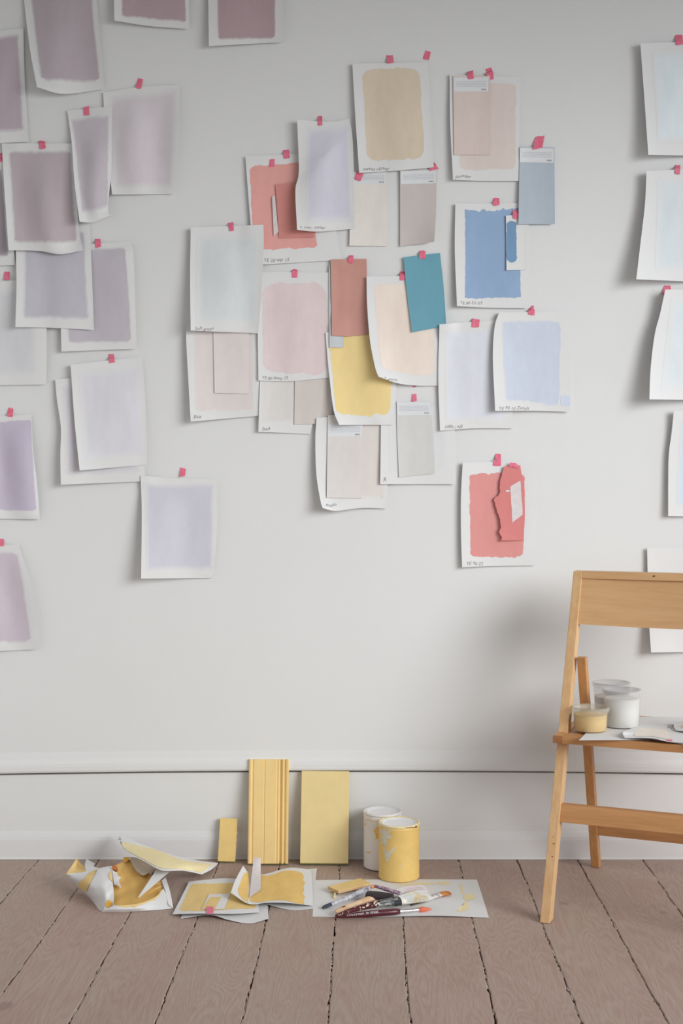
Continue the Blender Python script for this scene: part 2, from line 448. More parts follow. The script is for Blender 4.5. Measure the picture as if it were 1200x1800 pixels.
def text_2d(s):
    if s in TEXTS: return TEXTS[s]
    c = bpy.data.curves.new('t', 'FONT'); c.body = s; c.size = 1.0; c.shear = 0.25; c.resolution_u = 2
    o = bpy.data.objects.new('t', c); COL.objects.link(o)
    dg = bpy.context.evaluated_depsgraph_get(); me = o.evaluated_get(dg).to_mesh()
    r = ([(v.co.x, v.co.y) for v in me.vertices], [tuple(p.vertices) for p in me.polygons])
    o.evaluated_get(dg).to_mesh_clear(); bpy.data.objects.remove(o); bpy.data.curves.remove(c)
    TEXTS[s] = r; return r
def write(patch, s, px, size, ang, parent, seed=3, mat=None, name='handwriting'):
    """handwriting: the letters ride up and down a little"""
    v2, f = text_2d(s); a = math.radians(ang); pts = []
    for x, y in v2:
        y2 = y + 0.10 * math.sin(x * 2.3 + seed) + 0.05 * math.sin(x * 5.1)
        x2, y2 = x * size, -y2 * size
        pts.append((px[0] + x2 * math.cos(a) - y2 * math.sin(a), px[1] + x2 * math.sin(a) + y2 * math.cos(a)))
    u, v = patch.inv(pts); P = patch.pos(u, v) + patch.normal(u, v) * 0.00035
    o = mesh_obj(name, P, f, mat or INK, parent, False); return o

# height of everything taped up so far, on a half-resolution pixel grid, in metres off the wall
HM = np.zeros((800, 800)); HX0, HY0 = -200, -250
def hm_ix(px, py): return (np.clip(((np.asarray(py) - HY0) / 2).astype(int), 0, 799), np.clip(((np.asarray(px) - HX0) / 2).astype(int), 0, 799))
def bilin(G, u, v):
    m, n = G.shape; x = np.clip(u, 0, 1) * (n - 1); y = np.clip(v, 0, 1) * (m - 1)
    i = np.minimum(y.astype(int), m - 2); j = np.minimum(x.astype(int), n - 2); fy, fx = y - i, x - j
    return G[i, j] * (1 - fy) * (1 - fx) + G[i, j + 1] * (1 - fy) * fx + G[i + 1, j] * fy * (1 - fx) + G[i + 1, j + 1] * fy * fx
def wall_pos(px, d):
    k = (D - d) / D
    return np.stack([(px[..., 0] - CX) * S * k, -d, H + (CY - px[..., 1]) * S * k], -1)

GROUP = 'paint sample sheets and cards taped on the wall'
NSEED = [0]
def sheet(label, TL, TR, BR, BL, L=(), R=(), T=(), B=(), lift=(2, 2, 4, 10), rip=(), sw=(), tapes=(), txt=(), name='painted_sheet', cat='paper sheet', belly=0.0, mat=None, thick=0.0004, head=None, group=GROUP):
    NSEED[0] += 17; sd = NSEED[0]
    eL = [TL, *L, BL]; eR = [TR, *R, BR]; eT = [TL, *T, TR]; eB = [BL, *B, BR]
    c = [np.array(q, float) for q in (TL, TR, BR, BL)]
    def pxf(u, v):
        U, V = u[..., None], v[..., None]
        return ((1 - V) * catmull(eT, u) + V * catmull(eB, u) + (1 - U) * catmull(eL, v) + U * catmull(eR, v)
                - ((1 - U) * (1 - V) * c[0] + U * (1 - V) * c[1] + U * V * c[2] + (1 - U) * V * c[3]))
    tl, tr, br, bl = [x * 0.0019 for x in lift]
    def own(u, v):
        d = (tl * (1 - u) ** 1.7 + tr * u ** 1.7) * (1 - v) ** 1.3 + (bl * (1 - u) ** 1.7 + br * u ** 1.7) * v ** 1.4
        d = d + belly * 0.001 * np.sin(np.pi * v) * np.sin(np.pi * u)
        for amp, fr, ph in rip:
            d = d + amp * 0.0016 * (0.5 + 0.5 * np.cos(2 * np.pi * (fr * u + ph))) * (0.25 + 0.75 * np.sin(np.pi * np.clip(v, 0, 1)) ** 0.5) * np.clip(v * 3, 0, 1)
        return d + 0.0009
    gv, gu = np.meshgrid(np.linspace(0, 1, 46), np.linspace(0, 1, 34), indexing='ij')
    G = pxf(gu, gv); need = HM[hm_ix(G[..., 0], G[..., 1])] + 0.0016 - own(gu, gv)
    ex = np.zeros_like(need)
    if need.max() > 0:
        ex = np.maximum(need, 0)
        for _ in range(3):
            p = np.pad(ex, 1, mode='edge'); ex = np.max([p[a:a + ex.shape[0], b:b + ex.shape[1]] for a in range(3) for b in range(3)], 0)
        for _ in range(7):
            p = np.pad(ex, 1, mode='edge'); ex = np.mean([p[a:a + ex.shape[0], b:b + ex.shape[1]] for a in range(3) for b in range(3)], 0)
        ex = ex + max(0, (need - ex).max())
    def pos(u, v): return wall_pos(pxf(u, v), own(u, v) + bilin(ex, u, v))
    pt = Patch(pos, thick)
    before = HM.copy()
    fv, fu = np.meshgrid(np.linspace(0, 1, 260), np.linspace(0, 1, 200), indexing='ij')
    q = pxf(fu, fv); dd = own(fu, fv) + bilin(ex, fu, fv); ii = hm_ix(q[..., 0], q[..., 1])
    np.maximum.at(HM, ii, dd + 0.0009)
    ctr = pos(np.array([0.5]), np.array([0.0]))[0]
    root = empty(name, tuple(ctr)); tag(root, label, cat, group)
    kids = [pt.build('paper' if mat is None else 'card', mat or PAPER, root)]
    for k, s_ in enumerate(sw):
        s_ = dict(s_); q_ = s_.pop('q'); m_ = s_.pop('m')
        kids.append(swatch(pt, q_, m_, root, seed=sd + 5 * k, off=0.00025 + 0.00012 * k, **s_))
    if head: kids.append(swatch(pt, head, header_mat(), root, name='printed_head', rag=(0, 0, 0, 0), n=(20, 8), off=0.00025))
    for k, (s_, p_, z_, a_) in enumerate(txt): kids.append(write(pt, s_, p_, z_, a_, root, seed=sd + k))
    for k, tp in enumerate(tapes): kids.append(tape(tp, root, sd + k))
    for o in kids: o.matrix_parent_inverse = Matrix.Translation(-Vector(ctr))
    root['_p'] = 0; del root['_p']
    return root, pt
def tape(tp, root, seed, mat=None):
    """tp = (cx, cy, w, h, angle) in photo pixels; or a list of four corner points"""
    r = np.random.default_rng(seed)
    if isinstance(tp, tuple):
        cx, cy, w, h, an = tp; a = math.radians(an)
        q = []
        for sx, sy in ((-1, -1), (1, -1), (1, 1), (-1, 1)):
            x, y = sx * w / 2 + r.normal(0, 0.5), sy * h / 2 + r.normal(0, 0.5)
            q.append((cx + x * math.cos(a) - y * math.sin(a), cy + x * math.sin(a) + y * math.cos(a)))
    else: q = tp
    q = [np.array(x, float) for x in q]
    V, U = np.meshgrid(np.linspace(0, 1, 7), np.linspace(0, 1, 4), indexing='ij'); U3, V3 = U[..., None], V[..., None]
    p = (1 - U3) * (1 - V3) * q[0] + U3 * (1 - V3) * q[1] + U3 * V3 * q[2] + (1 - U3) * V3 * q[3]
    p[0, :, 1] += r.normal(0, 0.5, 4); p[-1, :, 1] += r.normal(0, 0.5, 4)
    def hm(dx, dy): return HM[hm_ix(p[..., 0] + dx, p[..., 1] + dy)]
    h_ = np.max([hm(x, y) for x in (-2, 0, 2) for y in (-2, 0, 2)], 0)
    row = h_.max(1); row = np.maximum(row, np.linspace(row[0], row[-1], 7))
    d = np.repeat(row[:, None], 4, 1) + 0.0006
    P = wall_pos(p, d); Bk = wall_pos(p, d - 0.0003)
    np.maximum.at(HM, hm_ix(p[..., 0], p[..., 1]), d + 0.0004)
    return grid_obj('tape', P, Bk, mat or tape_mat(), root)
def Q(x0, y0, x1, y1): return ((x0, y0), (x1, y0), (x1, y1), (x0, y1))

# ------------------------------------------------------------------ the sheets on the wall, back to front
def P_(q, rgb, ref=213, soft=0.0, rag=(0.6,) * 4, rnd=4, **k): return dict(q=q, m=paint(rgb, ref, soft), rag=rag, rnd=rnd, **k)
RAG = (1.6, 1.0, 2.0, 1.0)
# --- left: lilac and mauve family
sheet('dark mauve painted sheet cut by the left edge, near the top left corner', (-92, 62), (41, 50), (51, 249), (-80, 256), R=[(44, 150)], lift=(2, 3, 3, 6), rip=[(4, 1.5, .1)],
      sw=[P_(((-80, 70), (34, 57), (43, 231), (-70, 240)), (142, 131, 135), 170, .05)])
sheet('big curling mauve sheet in the top left corner with a bulged lower edge', (38, -36), (166, -40), (183, 157), (65, 153), L=[(52, 82)], R=[(177, 80)], B=[(112, 165)], lift=(2, 3, 4, 34), rip=[(9, 1.2, .5)],
      sw=[P_(((50, -26), (160, -30), (178, 146), (71, 144)), (140, 130, 133), 168, .04, rnd=8)])
sheet('plum painted sheet cut by the top edge, left one of the two', (197, -145), (328, -140), (333, 51), (201, 36), B=[(265, 46)], lift=(2, 2, 6, 16), rip=[(4, 1, .2)],
      sw=[P_(((210, -130), (320, -128), (328, 41), (212, 30)), (140, 122, 124), 170, .03)])
sheet('plum painted sheet cut by the top edge, right one of the two', (364, -120), (496, -122), (499, 74), (367, 81), lift=(2, 2, 8, 14), rip=[(4, 1, .7)],
      sw=[P_(((376, -105), (486, -108), (484, 68), (383, 71)), (140, 121, 123), 172, .03)])
sheet('pale greyed lilac sheet, widest of the upper left, above the purple trio', (181, 163), (316, 149), (307, 341), (197, 342), L=[(186, 250)], R=[(314, 245)], T=[(245, 153)], lift=(3, 3, 3, 8), rip=[(8, 1.6, .35)],
      sw=[P_(((192, 168), (312, 156), (304, 332), (200, 333)), (186, 178, 180), 192, .08)], tapes=[(245, 147, 10, 17, 14)])
sheet('dark purple sheet sliver at the left edge, behind the mauve one', (-106, 290), (10, 283), (27, 466), (-100, 470), lift=(2, 3, 4, 5),
      sw=[P_(((-95, 300), (3, 295), (16, 452), (-90, 456)), (140, 131, 135), 182, .03)], tapes=[(0, 276, 9, 16, 4)])
sheet('very pale grey sheet at the left edge, its tape left of the lavender pair', (-58, 500), (75, 488), (81, 676), (-55, 678), R=[(82, 585)], lift=(2, 3, 3, 6), rip=[(5, 1, .1)],
      sw=[P_(((-48, 512), (62, 502), (65, 660), (-46, 664)), (196, 195, 195), 203, .10)], tapes=[(12, 485, 10, 15, 5)])
sheet('grey lavender sheet hung lower right behind another lavender sheet', (104, 434), (229, 424), (240, 613), (108, 618), R=[(235, 458)], lift=(2, 5, 6, 8), rip=[(4, 1.2, .0)],
      sw=[P_(((116, 440), (222, 432), (232, 602), (119, 605)), (174, 168, 172), 200, .03, rnd=6)], tapes=[(172, 427, 9, 15, -8)])
sheet('grey lavender sheet tucked under the mauve sheet with dark fold', (30, 395), (158, 393), (165, 580), (27, 575), L=[(28, 443), (29, 500)], B=[(85, 576)], lift=(2, 2, 8, 16), rip=[(3, .8, .1)],
      sw=[P_(((42, 410), (150, 405), (157, 563), (40, 562)), (173, 170, 175), 200, .05)])
sheet('mauve sheet with a dark vertical fold, left of the narrow curled one', (3, 252), (131, 252), (146, 440), (15, 440), L=[(7, 320), (12, 395)], R=[(138, 395)], B=[(68, 441), (105, 447)], lift=(2, 4, 12, 16), rip=[(16, 1.3, .28)],
      sw=[P_(((14, 264), (126, 264), (137, 428), (24, 428)), (160, 149, 151), 188, .04, rnd=6)], tapes=[(74, 254, 11, 15, -3)])
sheet('narrow curling greyed lilac sheet with a flicked up lower right corner', (118, 194), (197, 187), (198, 377), (140, 390), L=[(126, 250), (131, 320)], R=[(196, 290), (190, 366)], B=[(165, 390)], lift=(3, 6, 14, 26), rip=[(14, 1.0, .35)],
      sw=[P_(((124, 206), (192, 200), (190, 366), (144, 376)), (168, 161, 164), 188, .05)], tapes=[(152, 195, 10, 15, -4)])
sheet('pale lilac sheet mostly hidden behind a larger pale one, left and lower edges showing', (97, 667), (233, 655), (257, 846), (107, 852), L=[(100, 702), (107, 752), (106, 800)], lift=(5, 2, 3, 14), rip=[(4, 1, .2)],
      sw=[P_(((108, 676), (226, 668), (246, 834), (116, 838)), (196, 192, 195), 208, .08)])
sheet('large pale lilac grey sheet hung over a second pale sheet, below the lavender pair', (124, 641), (250, 627), (258, 817), (140, 827), L=[(131, 740)], R=[(256, 720)], lift=(9, 3, 4, 22), rip=[(5, 1.2, .3)],
      sw=[P_(((138, 652), (246, 641), (254, 806), (148, 812)), (202, 200, 203), 206, .10)], tapes=[(196, 630, 10, 15, -4)])
sheet('pale bluish lilac sheet hanging lowest and alone, right of the pale pair', (247, 836), (381, 842), (374, 1016), (248, 1017), L=[(249, 900)], R=[(381, 930)], T=[(315, 841)], lift=(3, 3, 2, 24), rip=[(3, 1.5, .6)],
      sw=[P_(((255, 848), (377, 850), (376, 1003), (257, 1004)), (197, 195, 202), 212, .07)], tapes=[(321, 830, 10, 14, 2)])
sheet('strong lilac sheet cut by the left edge with a wavy right side', (-78, 737), (55, 728), (70, 913), (-62, 911), R=[(58, 790), (65, 850)], lift=(2, 3, 3, 6), rip=[(12, 1.7, .55)],
      sw=[P_(((-68, 746), (56, 736), (65, 898), (-54, 898)), (182, 173, 186), 206, .02, rnd=3)], tapes=[(18, 725, 9, 15, 6)])
sheet('dusty rose sheet cut by the left edge, lowest on the left with a slanting side', (-95, 960), (33, 957), (68, 1141), (-62, 1148), R=[(50, 1015), (63, 1080)], lift=(2, 3, 4, 6), rip=[(10, 1.3, .6)],
      sw=[P_(((-84, 972), (32, 968), (58, 1130), (-54, 1136)), (191, 179, 186), 207, .04, rnd=8)], tapes=[(2, 953, 10, 14, 4)])
# --- middle cluster
sheet('salmon red painted sheet, partly hidden by the grey green and lilac sheets', (431, 275), (566, 268), (600, 457), (446, 466), L=[(436, 340)], lift=(4, 2, 2, 6), rip=[(2, 1, .2)],
      sw=[P_(((439, 293), (548, 284), (557, 435), (446, 440)), (208, 152, 143), 203, 0, rag=RAG)], tapes=[(478, 286, 9, 14, 2), (503, 271, 11, 15, -5)],
      txt=[('YE 20 vap 15', (463, 461), 8.5, -3)])
sheet('terracotta card taped on the salmon red sheet, half behind the lilac sheet', (484, 324), (546, 318), (552, 417), (490, 419), lift=(4, 3, 2, 2), mat=paint((188, 126, 117), 200), name='colour_card', cat='colour card', tapes=[])
sheet('cream white card between the ochre sheet and the terracotta card, rose tape at corner', (616, 302), (680, 302), (680, 433), (614, 432), lift=(3, 2, 2, 4), mat=paint((216, 211, 201), 210), name='colour_card', cat='colour card',
      head=((617, 303), (679, 303), (679, 323), (616, 323)), tapes=[(630, 309, 12, 15, 22)])
sheet('taupe card with a printed white head and lifted lower corner, under the ochre sheet', (703, 300), (767, 298), (763, 425), (703, 433), R=[(766, 370)], lift=(4, 2, 12, 3), mat=paint((191, 182, 175), 208), name='colour_card', cat='colour card',
      head=((704, 301), (766, 299), (766, 322), (704, 324)), tapes=[[(752, 294), (763, 285), (771, 297), (756, 301)]])
sheet('ochre beige painted sheet at the top of the cluster with two tapes above', (619, 112), (752, 109), (762, 294), (631, 304), L=[(624, 200)], B=[(697, 300)], lift=(6, 3, 4, 8), rip=[(4, 1.3, .2)],
      sw=[P_(((636, 122), (738, 119), (746, 276), (646, 284)), (189, 175, 154), 192, 0, rag=(1.2, 1.2, 3, 1.2), rnd=12)], tapes=[(685, 104, 11, 15, -3), (750, 97, 11, 15, 14)],
      txt=[('sweet clover', (637, 300), 9, -1)])
sheet('grey lilac curled sheet, tall and narrow, hanging over the salmon red one', (522, 210), (614, 208), (624, 402), (522, 404), L=[(525, 300), (519, 335)], R=[(620, 255)], T=[(580, 214)], B=[(560, 407)], lift=(12, 4, 6, 20), rip=[(12, .95, .6)],
      sw=[P_(((540, 222), (612, 216), (621, 394), (538, 393)), (194, 192, 200), 206, .10)], tapes=[(562, 212, 9, 15, -2)], txt=[('T. rose . smoke', (526, 402), 7, 0)])
sheet('beige sheet below the grey green one with a card on it and small writing', (331, 566), (455, 566), (455, 731), (335, 741), L=[(327, 590), (331, 670)], lift=(5, 2, 4, 16), rip=[(3, 1, .1)],
      sw=[P_(((341, 575), (444, 575), (446, 722), (344, 724)), (214, 205, 199), 213, .02, rag=RAG)], txt=[('gaia', (340, 735), 9, -3)])
sheet('beige card without a head stuck on the matching beige sheet', (374, 560), (437, 560), (438, 692), (377, 691), lift=(2, 2, 1, 6), mat=paint((214, 205, 199), 210), name='colour_card', cat='colour card')
sheet('cream greige sheet with its lower margin showing, left of the yellow sheet', (458, 575), (590, 570), (545, 763), (454, 759), L=[(456, 680)], lift=(3, 2, 2, 6),
      sw=[P_(((460, 590), (560, 586), (540, 742), (461, 744)), (207, 203, 197), 210, .04)], txt=[('lava', (460, 756), 9.5, 2)])
sheet('plain taupe card over the cream greige sheet, under the pink sheet', (519, 612), (584, 608), (583, 744), (517, 746), lift=(2, 2, 3, 2), mat=paint((197, 189, 181), 207), name='colour_card', cat='colour card')
sheet('dusty pink painted sheet in the middle, left of the terracotta card', (456, 478), (579, 479), (578, 664), (454, 669), L=[(453, 580)], B=[(512, 670)], lift=(4, 2, 4, 8), rip=[(3, 1.4, .2)],
      sw=[P_(((461, 498), (573, 496), (577, 658), (463, 655)), (210, 194, 191), 208, .0, rag=(2.5, 1.5, 2.5, 1), rnd=14)], tapes=[(518, 481, 9, 14, 2)], txt=[('YE 80 dusty 15', (460, 667), 7.5, 0)])
sheet('grey green sheet hung highest over the left of the cluster, above the beige sheet', (335, 400), (463, 395), (453, 586), (335, 581), L=[(334, 490)], R=[(463, 440), (457, 550)], lift=(9, 4, 8, 24), rip=[(6, 1.2, .45)],
      sw=[P_(((345, 410), (459, 406), (452, 574), (344, 570)), (201, 204, 202), 208, .12)], tapes=[(406, 398, 9, 15, -5)], txt=[('Soft green', (342, 580), 8, 1)])
sheet('pale beige sheet with turned up left edge, lowest of the cluster under the yellow one', (556, 735), (683, 722), (681, 894), (567, 893), L=[(554, 775), (556, 835), (563, 880)], R=[(681, 820)], B=[(590, 898), (635, 893)], lift=(6, 2, 4, 24), rip=[(3, 1, .4)],
      sw=[P_(((574, 745), (676, 735), (676, 876), (580, 878)), (206, 199, 191), 208, .05)], txt=[('mojo', (572, 890), 9, 0)])
sheet('greige card with printed head on the lowest beige sheet of the cluster', (576, 730), (638, 726), (636, 876), (574, 875), lift=(2, 2, 1, 8), mat=paint((206, 201, 194), 208), name='colour_card', cat='colour card',
      head=((577, 745), (637, 744), (636, 767), (576, 768)))
sheet('white sheet carrying a pale grey card, right of the lowest beige sheet', (670, 674), (797, 676), (801, 851), (668, 851), lift=(3, 2, 5, 8), rip=[(2, 1, .2)],
      sw=[P_(((684, 690), (790, 690), (790, 835), (684, 835)), (212, 211, 209), 213, .12)], tapes=[(728, 676, 6, 9, 0)], txt=[('R', (673, 847), 10, -6)])
sheet('pale grey card with printed head, taped to a white sheet under the peach one', (697, 706), (756, 706), (764, 832), (701, 839), L=[(698, 770)], R=[(761, 770)], lift=(2, 2, 6, 5), mat=paint((203, 201, 195), 211), name='colour_card', cat='colour card',
      head=((697, 707), (756, 707), (758, 729), (698, 730)), tapes=[(728, 699, 8, 14, -4)])
sheet('yellow painted sheet with brushed ragged lower edge in the middle cluster', (572, 585), (693, 566), (690, 747), (596, 747), L=[(575, 625), (579, 665), (586, 720)], R=[(697, 660)], B=[(640, 747)], lift=(3, 2, 3, 18), rip=[(5, 1.0, .25)],
      sw=[P_(((578, 590), (690, 572), (687, 728), (591, 730)), (225, 197, 138), 208, 0, rag=(1, 1.4, 3.2, 1.2), rnd=7)])
sheet('small grey blue card peeping out from behind the terracotta card', (578, 466), (604, 466), (604, 611), (579, 611), lift=(1, 1, 1, 1), mat=paint((184, 188, 187), 207), name='colour_card', cat='colour card')
sheet('brown rose terracotta card, plain and upright, left of the peach sheet', (581, 456), (644, 455), (647, 588), (583, 590), B=[(612, 591)], lift=(3, 4, 3, 5), mat=paint((187, 140, 128), 208), name='colour_card', cat='colour card', tapes=[(616, 456, 10, 14, 8)])
sheet('peach painted sheet with big curled lower left corner, partly under the teal card', (644, 486), (770, 484), (770, 678), (665, 662), L=[(645, 535), (650, 598), (659, 645)], B=[(700, 674), (735, 678)], lift=(8, 3, 4, 26), rip=[(3, 1, .2)],
      sw=[P_(((656, 500), (760, 498), (764, 661), (670, 653)), (223, 207, 193), 209, 0, rag=(1, 1, 1.6, 1), rnd=9)], tapes=[(708, 485, 11, 15, 0)], txt=[('Y. peach', (674, 667), 7, 8)])
sheet('teal card tilted on the peach sheet', (709, 452), (773, 444.5), (784, 573), (724, 584), L=[(715, 515)], R=[(780, 510)], lift=(4, 3, 8, 8), mat=paint((105, 153, 166), 207), name='colour_card', cat='colour card', tapes=[(742, 447, 11, 15, 2)])
sheet('very pale lilac white sheet right of the teal card, under the light blue sheet', (772, 570), (886, 562), (903, 753), (773, 757), L=[(770, 660)], B=[(835, 753)], lift=(3, 2, 3, 8), rip=[(2, 1.2, .2)],
      sw=[P_(((781, 580), (880, 574), (890, 738), (783, 742)), (213, 214, 219), 214, .06)], tapes=[(836, 568, 13, 15, 5)], txt=[('1080 / N5', (780, 753), 8, 0)])
sheet('light periwinkle blue sheet on the right of the cluster with a small blue dab', (877, 549), (1003, 548), (1003, 724), (870, 722), L=[(869, 575), (866, 630)], B=[(935, 722)], lift=(7, 3, 6, 16), rip=[(2, .8, .2)],
      sw=[P_(((882, 563), (987, 563), (983, 714), (888, 705)), (191, 197, 208), 209, .03, rag=(1, 1.2, 1.5, 1), rnd=4), P_(Q(985, 695, 1001, 714), (203, 210, 224), 214, 0, rnd=0, n=(12, 12), name='paint_dab')],
      tapes=[(934, 548, 10, 11, 0), (936, 541, 5, 8, 0)], txt=[('YE 90 10 Zürich'.replace('ü', 'u'), (876, 720), 8, 0)])
sheet('blue painted sheet with brushed top edge, under the blue grey card', (800, 358), (930, 357), (928, 542), (803, 538), L=[(799, 440)], B=[(860, 541)], lift=(5, 2, 4, 10), rip=[(2, 1, .2)],
      sw=[P_(((817, 371), (914, 369), (915, 523), (817, 525)), (138, 161, 187), 206, 0, rag=(3.6, 1.2, 1.4, 1.0), rnd=0)], tapes=[(872, 352, 10, 9, 3), (872, 358, 12, 7, 0)], txt=[('YE 80 23 /15', (808, 535), 7.5, 0)])
sheet('narrow white strip with a darker blue round ended patch on the blue sheet', (889, 379), (926, 377), (926, 474), (890, 475), lift=(5, 2, 2, 7),
      sw=[P_(((890, 389), (907, 388), (908, 461), (890, 462)), (112, 142, 170), 205, 0, rnd=5, n=(24, 50))], tapes=[(907, 377, 12, 15, 0)], name='test_strip')
sheet('blush pink painted sheet at upper right of the cluster carrying a printed card', (790, 131), (915, 135), (911, 318), (796, 316), L=[(791, 220)], B=[(850, 318)], lift=(4, 2, 4, 8), rip=[(2, 1.2, .1)],
      sw=[P_(((803, 146), (906, 147), (906, 297), (809, 299)), (193, 181, 173), 193, 0, rag=(1.5, 1.5, 1.5, 1.2), rnd=4)], tapes=[[(853, 121), (863, 118), (868, 138), (861, 141)], [(852, 129), (865, 124), (868, 131), (857, 135)]], txt=[('powder', (800, 312), 8.5, 2)])
sheet('blush pink card with printed head, taped on the blush sheet', (796, 133), (861, 133), (862, 272), (798, 272), lift=(3, 2, 3, 3), mat=paint((190, 175, 167), 193), name='colour_card', cat='colour card',
      head=((798, 136), (858, 136), (858, 161), (798, 161)), tapes=[(827, 132, 11, 15, -6)])
sheet('blue grey card with printed head and long slanting tape, rightmost of the cluster', (913, 258), (974, 259), (975, 394), (911, 394), lift=(4, 4, 6, 8), mat=paint((163, 172, 178), 200), name='colour_card', cat='colour card',
      head=((914, 260), (973, 261), (973, 286), (913, 285)), tapes=[[(940, 241), (957, 238), (953, 260), (935, 263)]])
red_root, red_p = sheet('coral red sheet with a torn piece taped on it, lowest right of the cluster', (813, 813), (940, 810), (941, 994), (812, 997), L=[(810, 870), (810, 940)], R=[(942, 905)], B=[(870, 995)], lift=(7, 3, 3, 8), rip=[(1.5, 1, .1)],
      sw=[P_(((825, 832), (922, 831), (920, 980), (827, 978)), (208, 142, 136), 210, 0, rag=(3, 1, 2, 1))], tapes=[(875, 803, 9, 11, 4), (874, 814, 14, 10, 4)], txt=[('YE 90 23', (819, 993), 8, 0)])
# --- right edge: watery blue family
sheet('pale blue grey sheet cut by the right edge, highest there', (1125, 76), (1258, 72), (1262, 275), (1139, 272), L=[(1129, 130), (1134, 200)], lift=(12, 3, 4, 22), rip=[(3, 1.2, .4)],
      sw=[P_(((1146, 90), (1250, 86), (1252, 250), (1156, 250)), (190, 197, 199), 190, .10)], tapes=[(1193, 70, 12, 16, -4)])
sheet('pale blue grey sheet cut by the right edge, second from the top', (1136, 301), (1262, 294), (1255, 497), (1118, 491), L=[(1133, 360), (1125, 430)], B=[(1190, 494)], lift=(14, 3, 4, 30), rip=[(3, 1, .4)],
      sw=[P_(((1156, 312), (1254, 306), (1246, 480), (1150, 478)), (199, 205, 206), 205, .12)], tapes=[(1191, 298, 9, 15, 6)])
sheet('greenish white curled sheet at the right edge hiding half of its tape', (1169, 509), (1300, 508), (1280, 704), (1141, 702), L=[(1160, 550), (1150, 590), (1143, 650)], lift=(18, 4, 4, 32), rip=[(4, 1, .5)],
      sw=[P_(((1180, 518), (1290, 518), (1270, 690), (1160, 690)), (207, 213, 213), 210, .14)], tapes=[])
sheet('pale blue sheet sliver at the right edge with a bulged left side', (1184, 722), (1315, 724), (1310, 910), (1174, 907), L=[(1180, 760), (1175, 800), (1174, 850)], lift=(10, 3, 4, 10),
      sw=[P_(((1196, 738), (1305, 738), (1298, 890), (1188, 888)), (200, 209, 217), 212, .05)])
sheet('blank white sheet seen above and below the chair backrest', (1137, 963), (1268, 961), (1272, 1145), (1144, 1147), L=[(1139, 1060), (1141, 1105)], lift=(6, 3, 3, 18), rip=[(2, 1, .2)])

# extra pieces stuck on single sheets
def on_sheet_tape(q, root_label, mat, off=0.0012, nm='tape'):
    root = next(o for o in bpy.data.objects if o.get('label') == root_label)
    o = tape(q, root, 5, mat); o.name = nm
    o.matrix_parent_inverse = Matrix.Translation(-root.location); return o
on_sheet_tape([(478, 347), (483, 343), (489, 408), (481, 415)], 'salmon red painted sheet, partly hidden by the grey green and lilac sheets', MASK_TAPE)
def torn_piece():
    left = [(885, 820), (879, 846), (877, 868), (868, 878), (873, 896), (878, 913), (880, 925), (877.5, 935), (881.5, 945), (880.5, 950)]
    right = [(914, 817.5), (917, 836), (921, 848), (921.5, 870), (922, 890), (922, 910), (921, 928), (920, 940), (920, 946), (919.5, 950)]
    left = np.array(left, float); right = np.array(right, float)
    rr = np.random.default_rng(4)
    def pxf(u, v):
        j = 0.9 * np.sin(v * 71) * np.cos(v * 33) * (1 - u)
        return catmull(left, v) * (1 - u)[..., None] + catmull(right, v) * u[..., None] + np.stack([j, 0 * j], -1)
    def pos(u, v):
        p = pxf(u, v); return wall_pos(p, 0.0105 + 0.009 * (1 - u) ** 1.6 * v ** 1.5 + 0.003 * (1 - v))
    pt = Patch(pos, 0.0004, 14, 60)
    c = Vector(pos(np.array([0.5]), np.array([0.0]))[0])
    root = empty('torn_sheet', tuple(c)); tag(root, 'torn coral red scrap with a strip of white tape, stuck on the coral sheet', 'paper scrap', GROUP)
    ks = [pt.build('paper', paint((203, 126, 122), 210), root)]
    ks.append(swatch(pt, ((896.5, 855), (914, 845), (919, 904), (900, 919)), MASK_TAPE, root, name='tape', rag=(.5, .4, .5, .4), off=0.0004, n=(8, 14)))
    ks.append(poly_on(pt, [(888, 862), (894, 861), (896, 864), (889, 864.5)], PAPER, root, 'paper_chip'))
    fv, fu = np.meshgrid(np.linspace(0, 1, 160), np.linspace(0, 1, 80), indexing='ij'); q = pxf(fu, fv)
    np.maximum.at(HM, hm_ix(q[..., 0], q[..., 1]), 0.0155)
    ks.append(tape([(896, 813), (909, 815), (910, 823), (895, 820)], root, 9))
    for o in ks: o.matrix_parent_inverse = Matrix.Translation(-c)
torn_piece()
# tape half behind the greenish white sheet
def behind_tape():
    root = next(o for o in bpy.data.objects if o.get('label', '').startswith('greenish white curled'))
    p = np.array([[(1167, 502), (1178, 502)], [(1165, 510), (1179, 510)], [(1164, 518), (1180, 516)]], float)
    d = np.array([[.001] * 2, [.004] * 2, [.012] * 2])
    o = grid_obj('tape', wall_pos(p, d), wall_pos(p, d - .0003), tape_mat(), root); o.matrix_parent_inverse = Matrix.Translation(-root.location)
behind_tape()

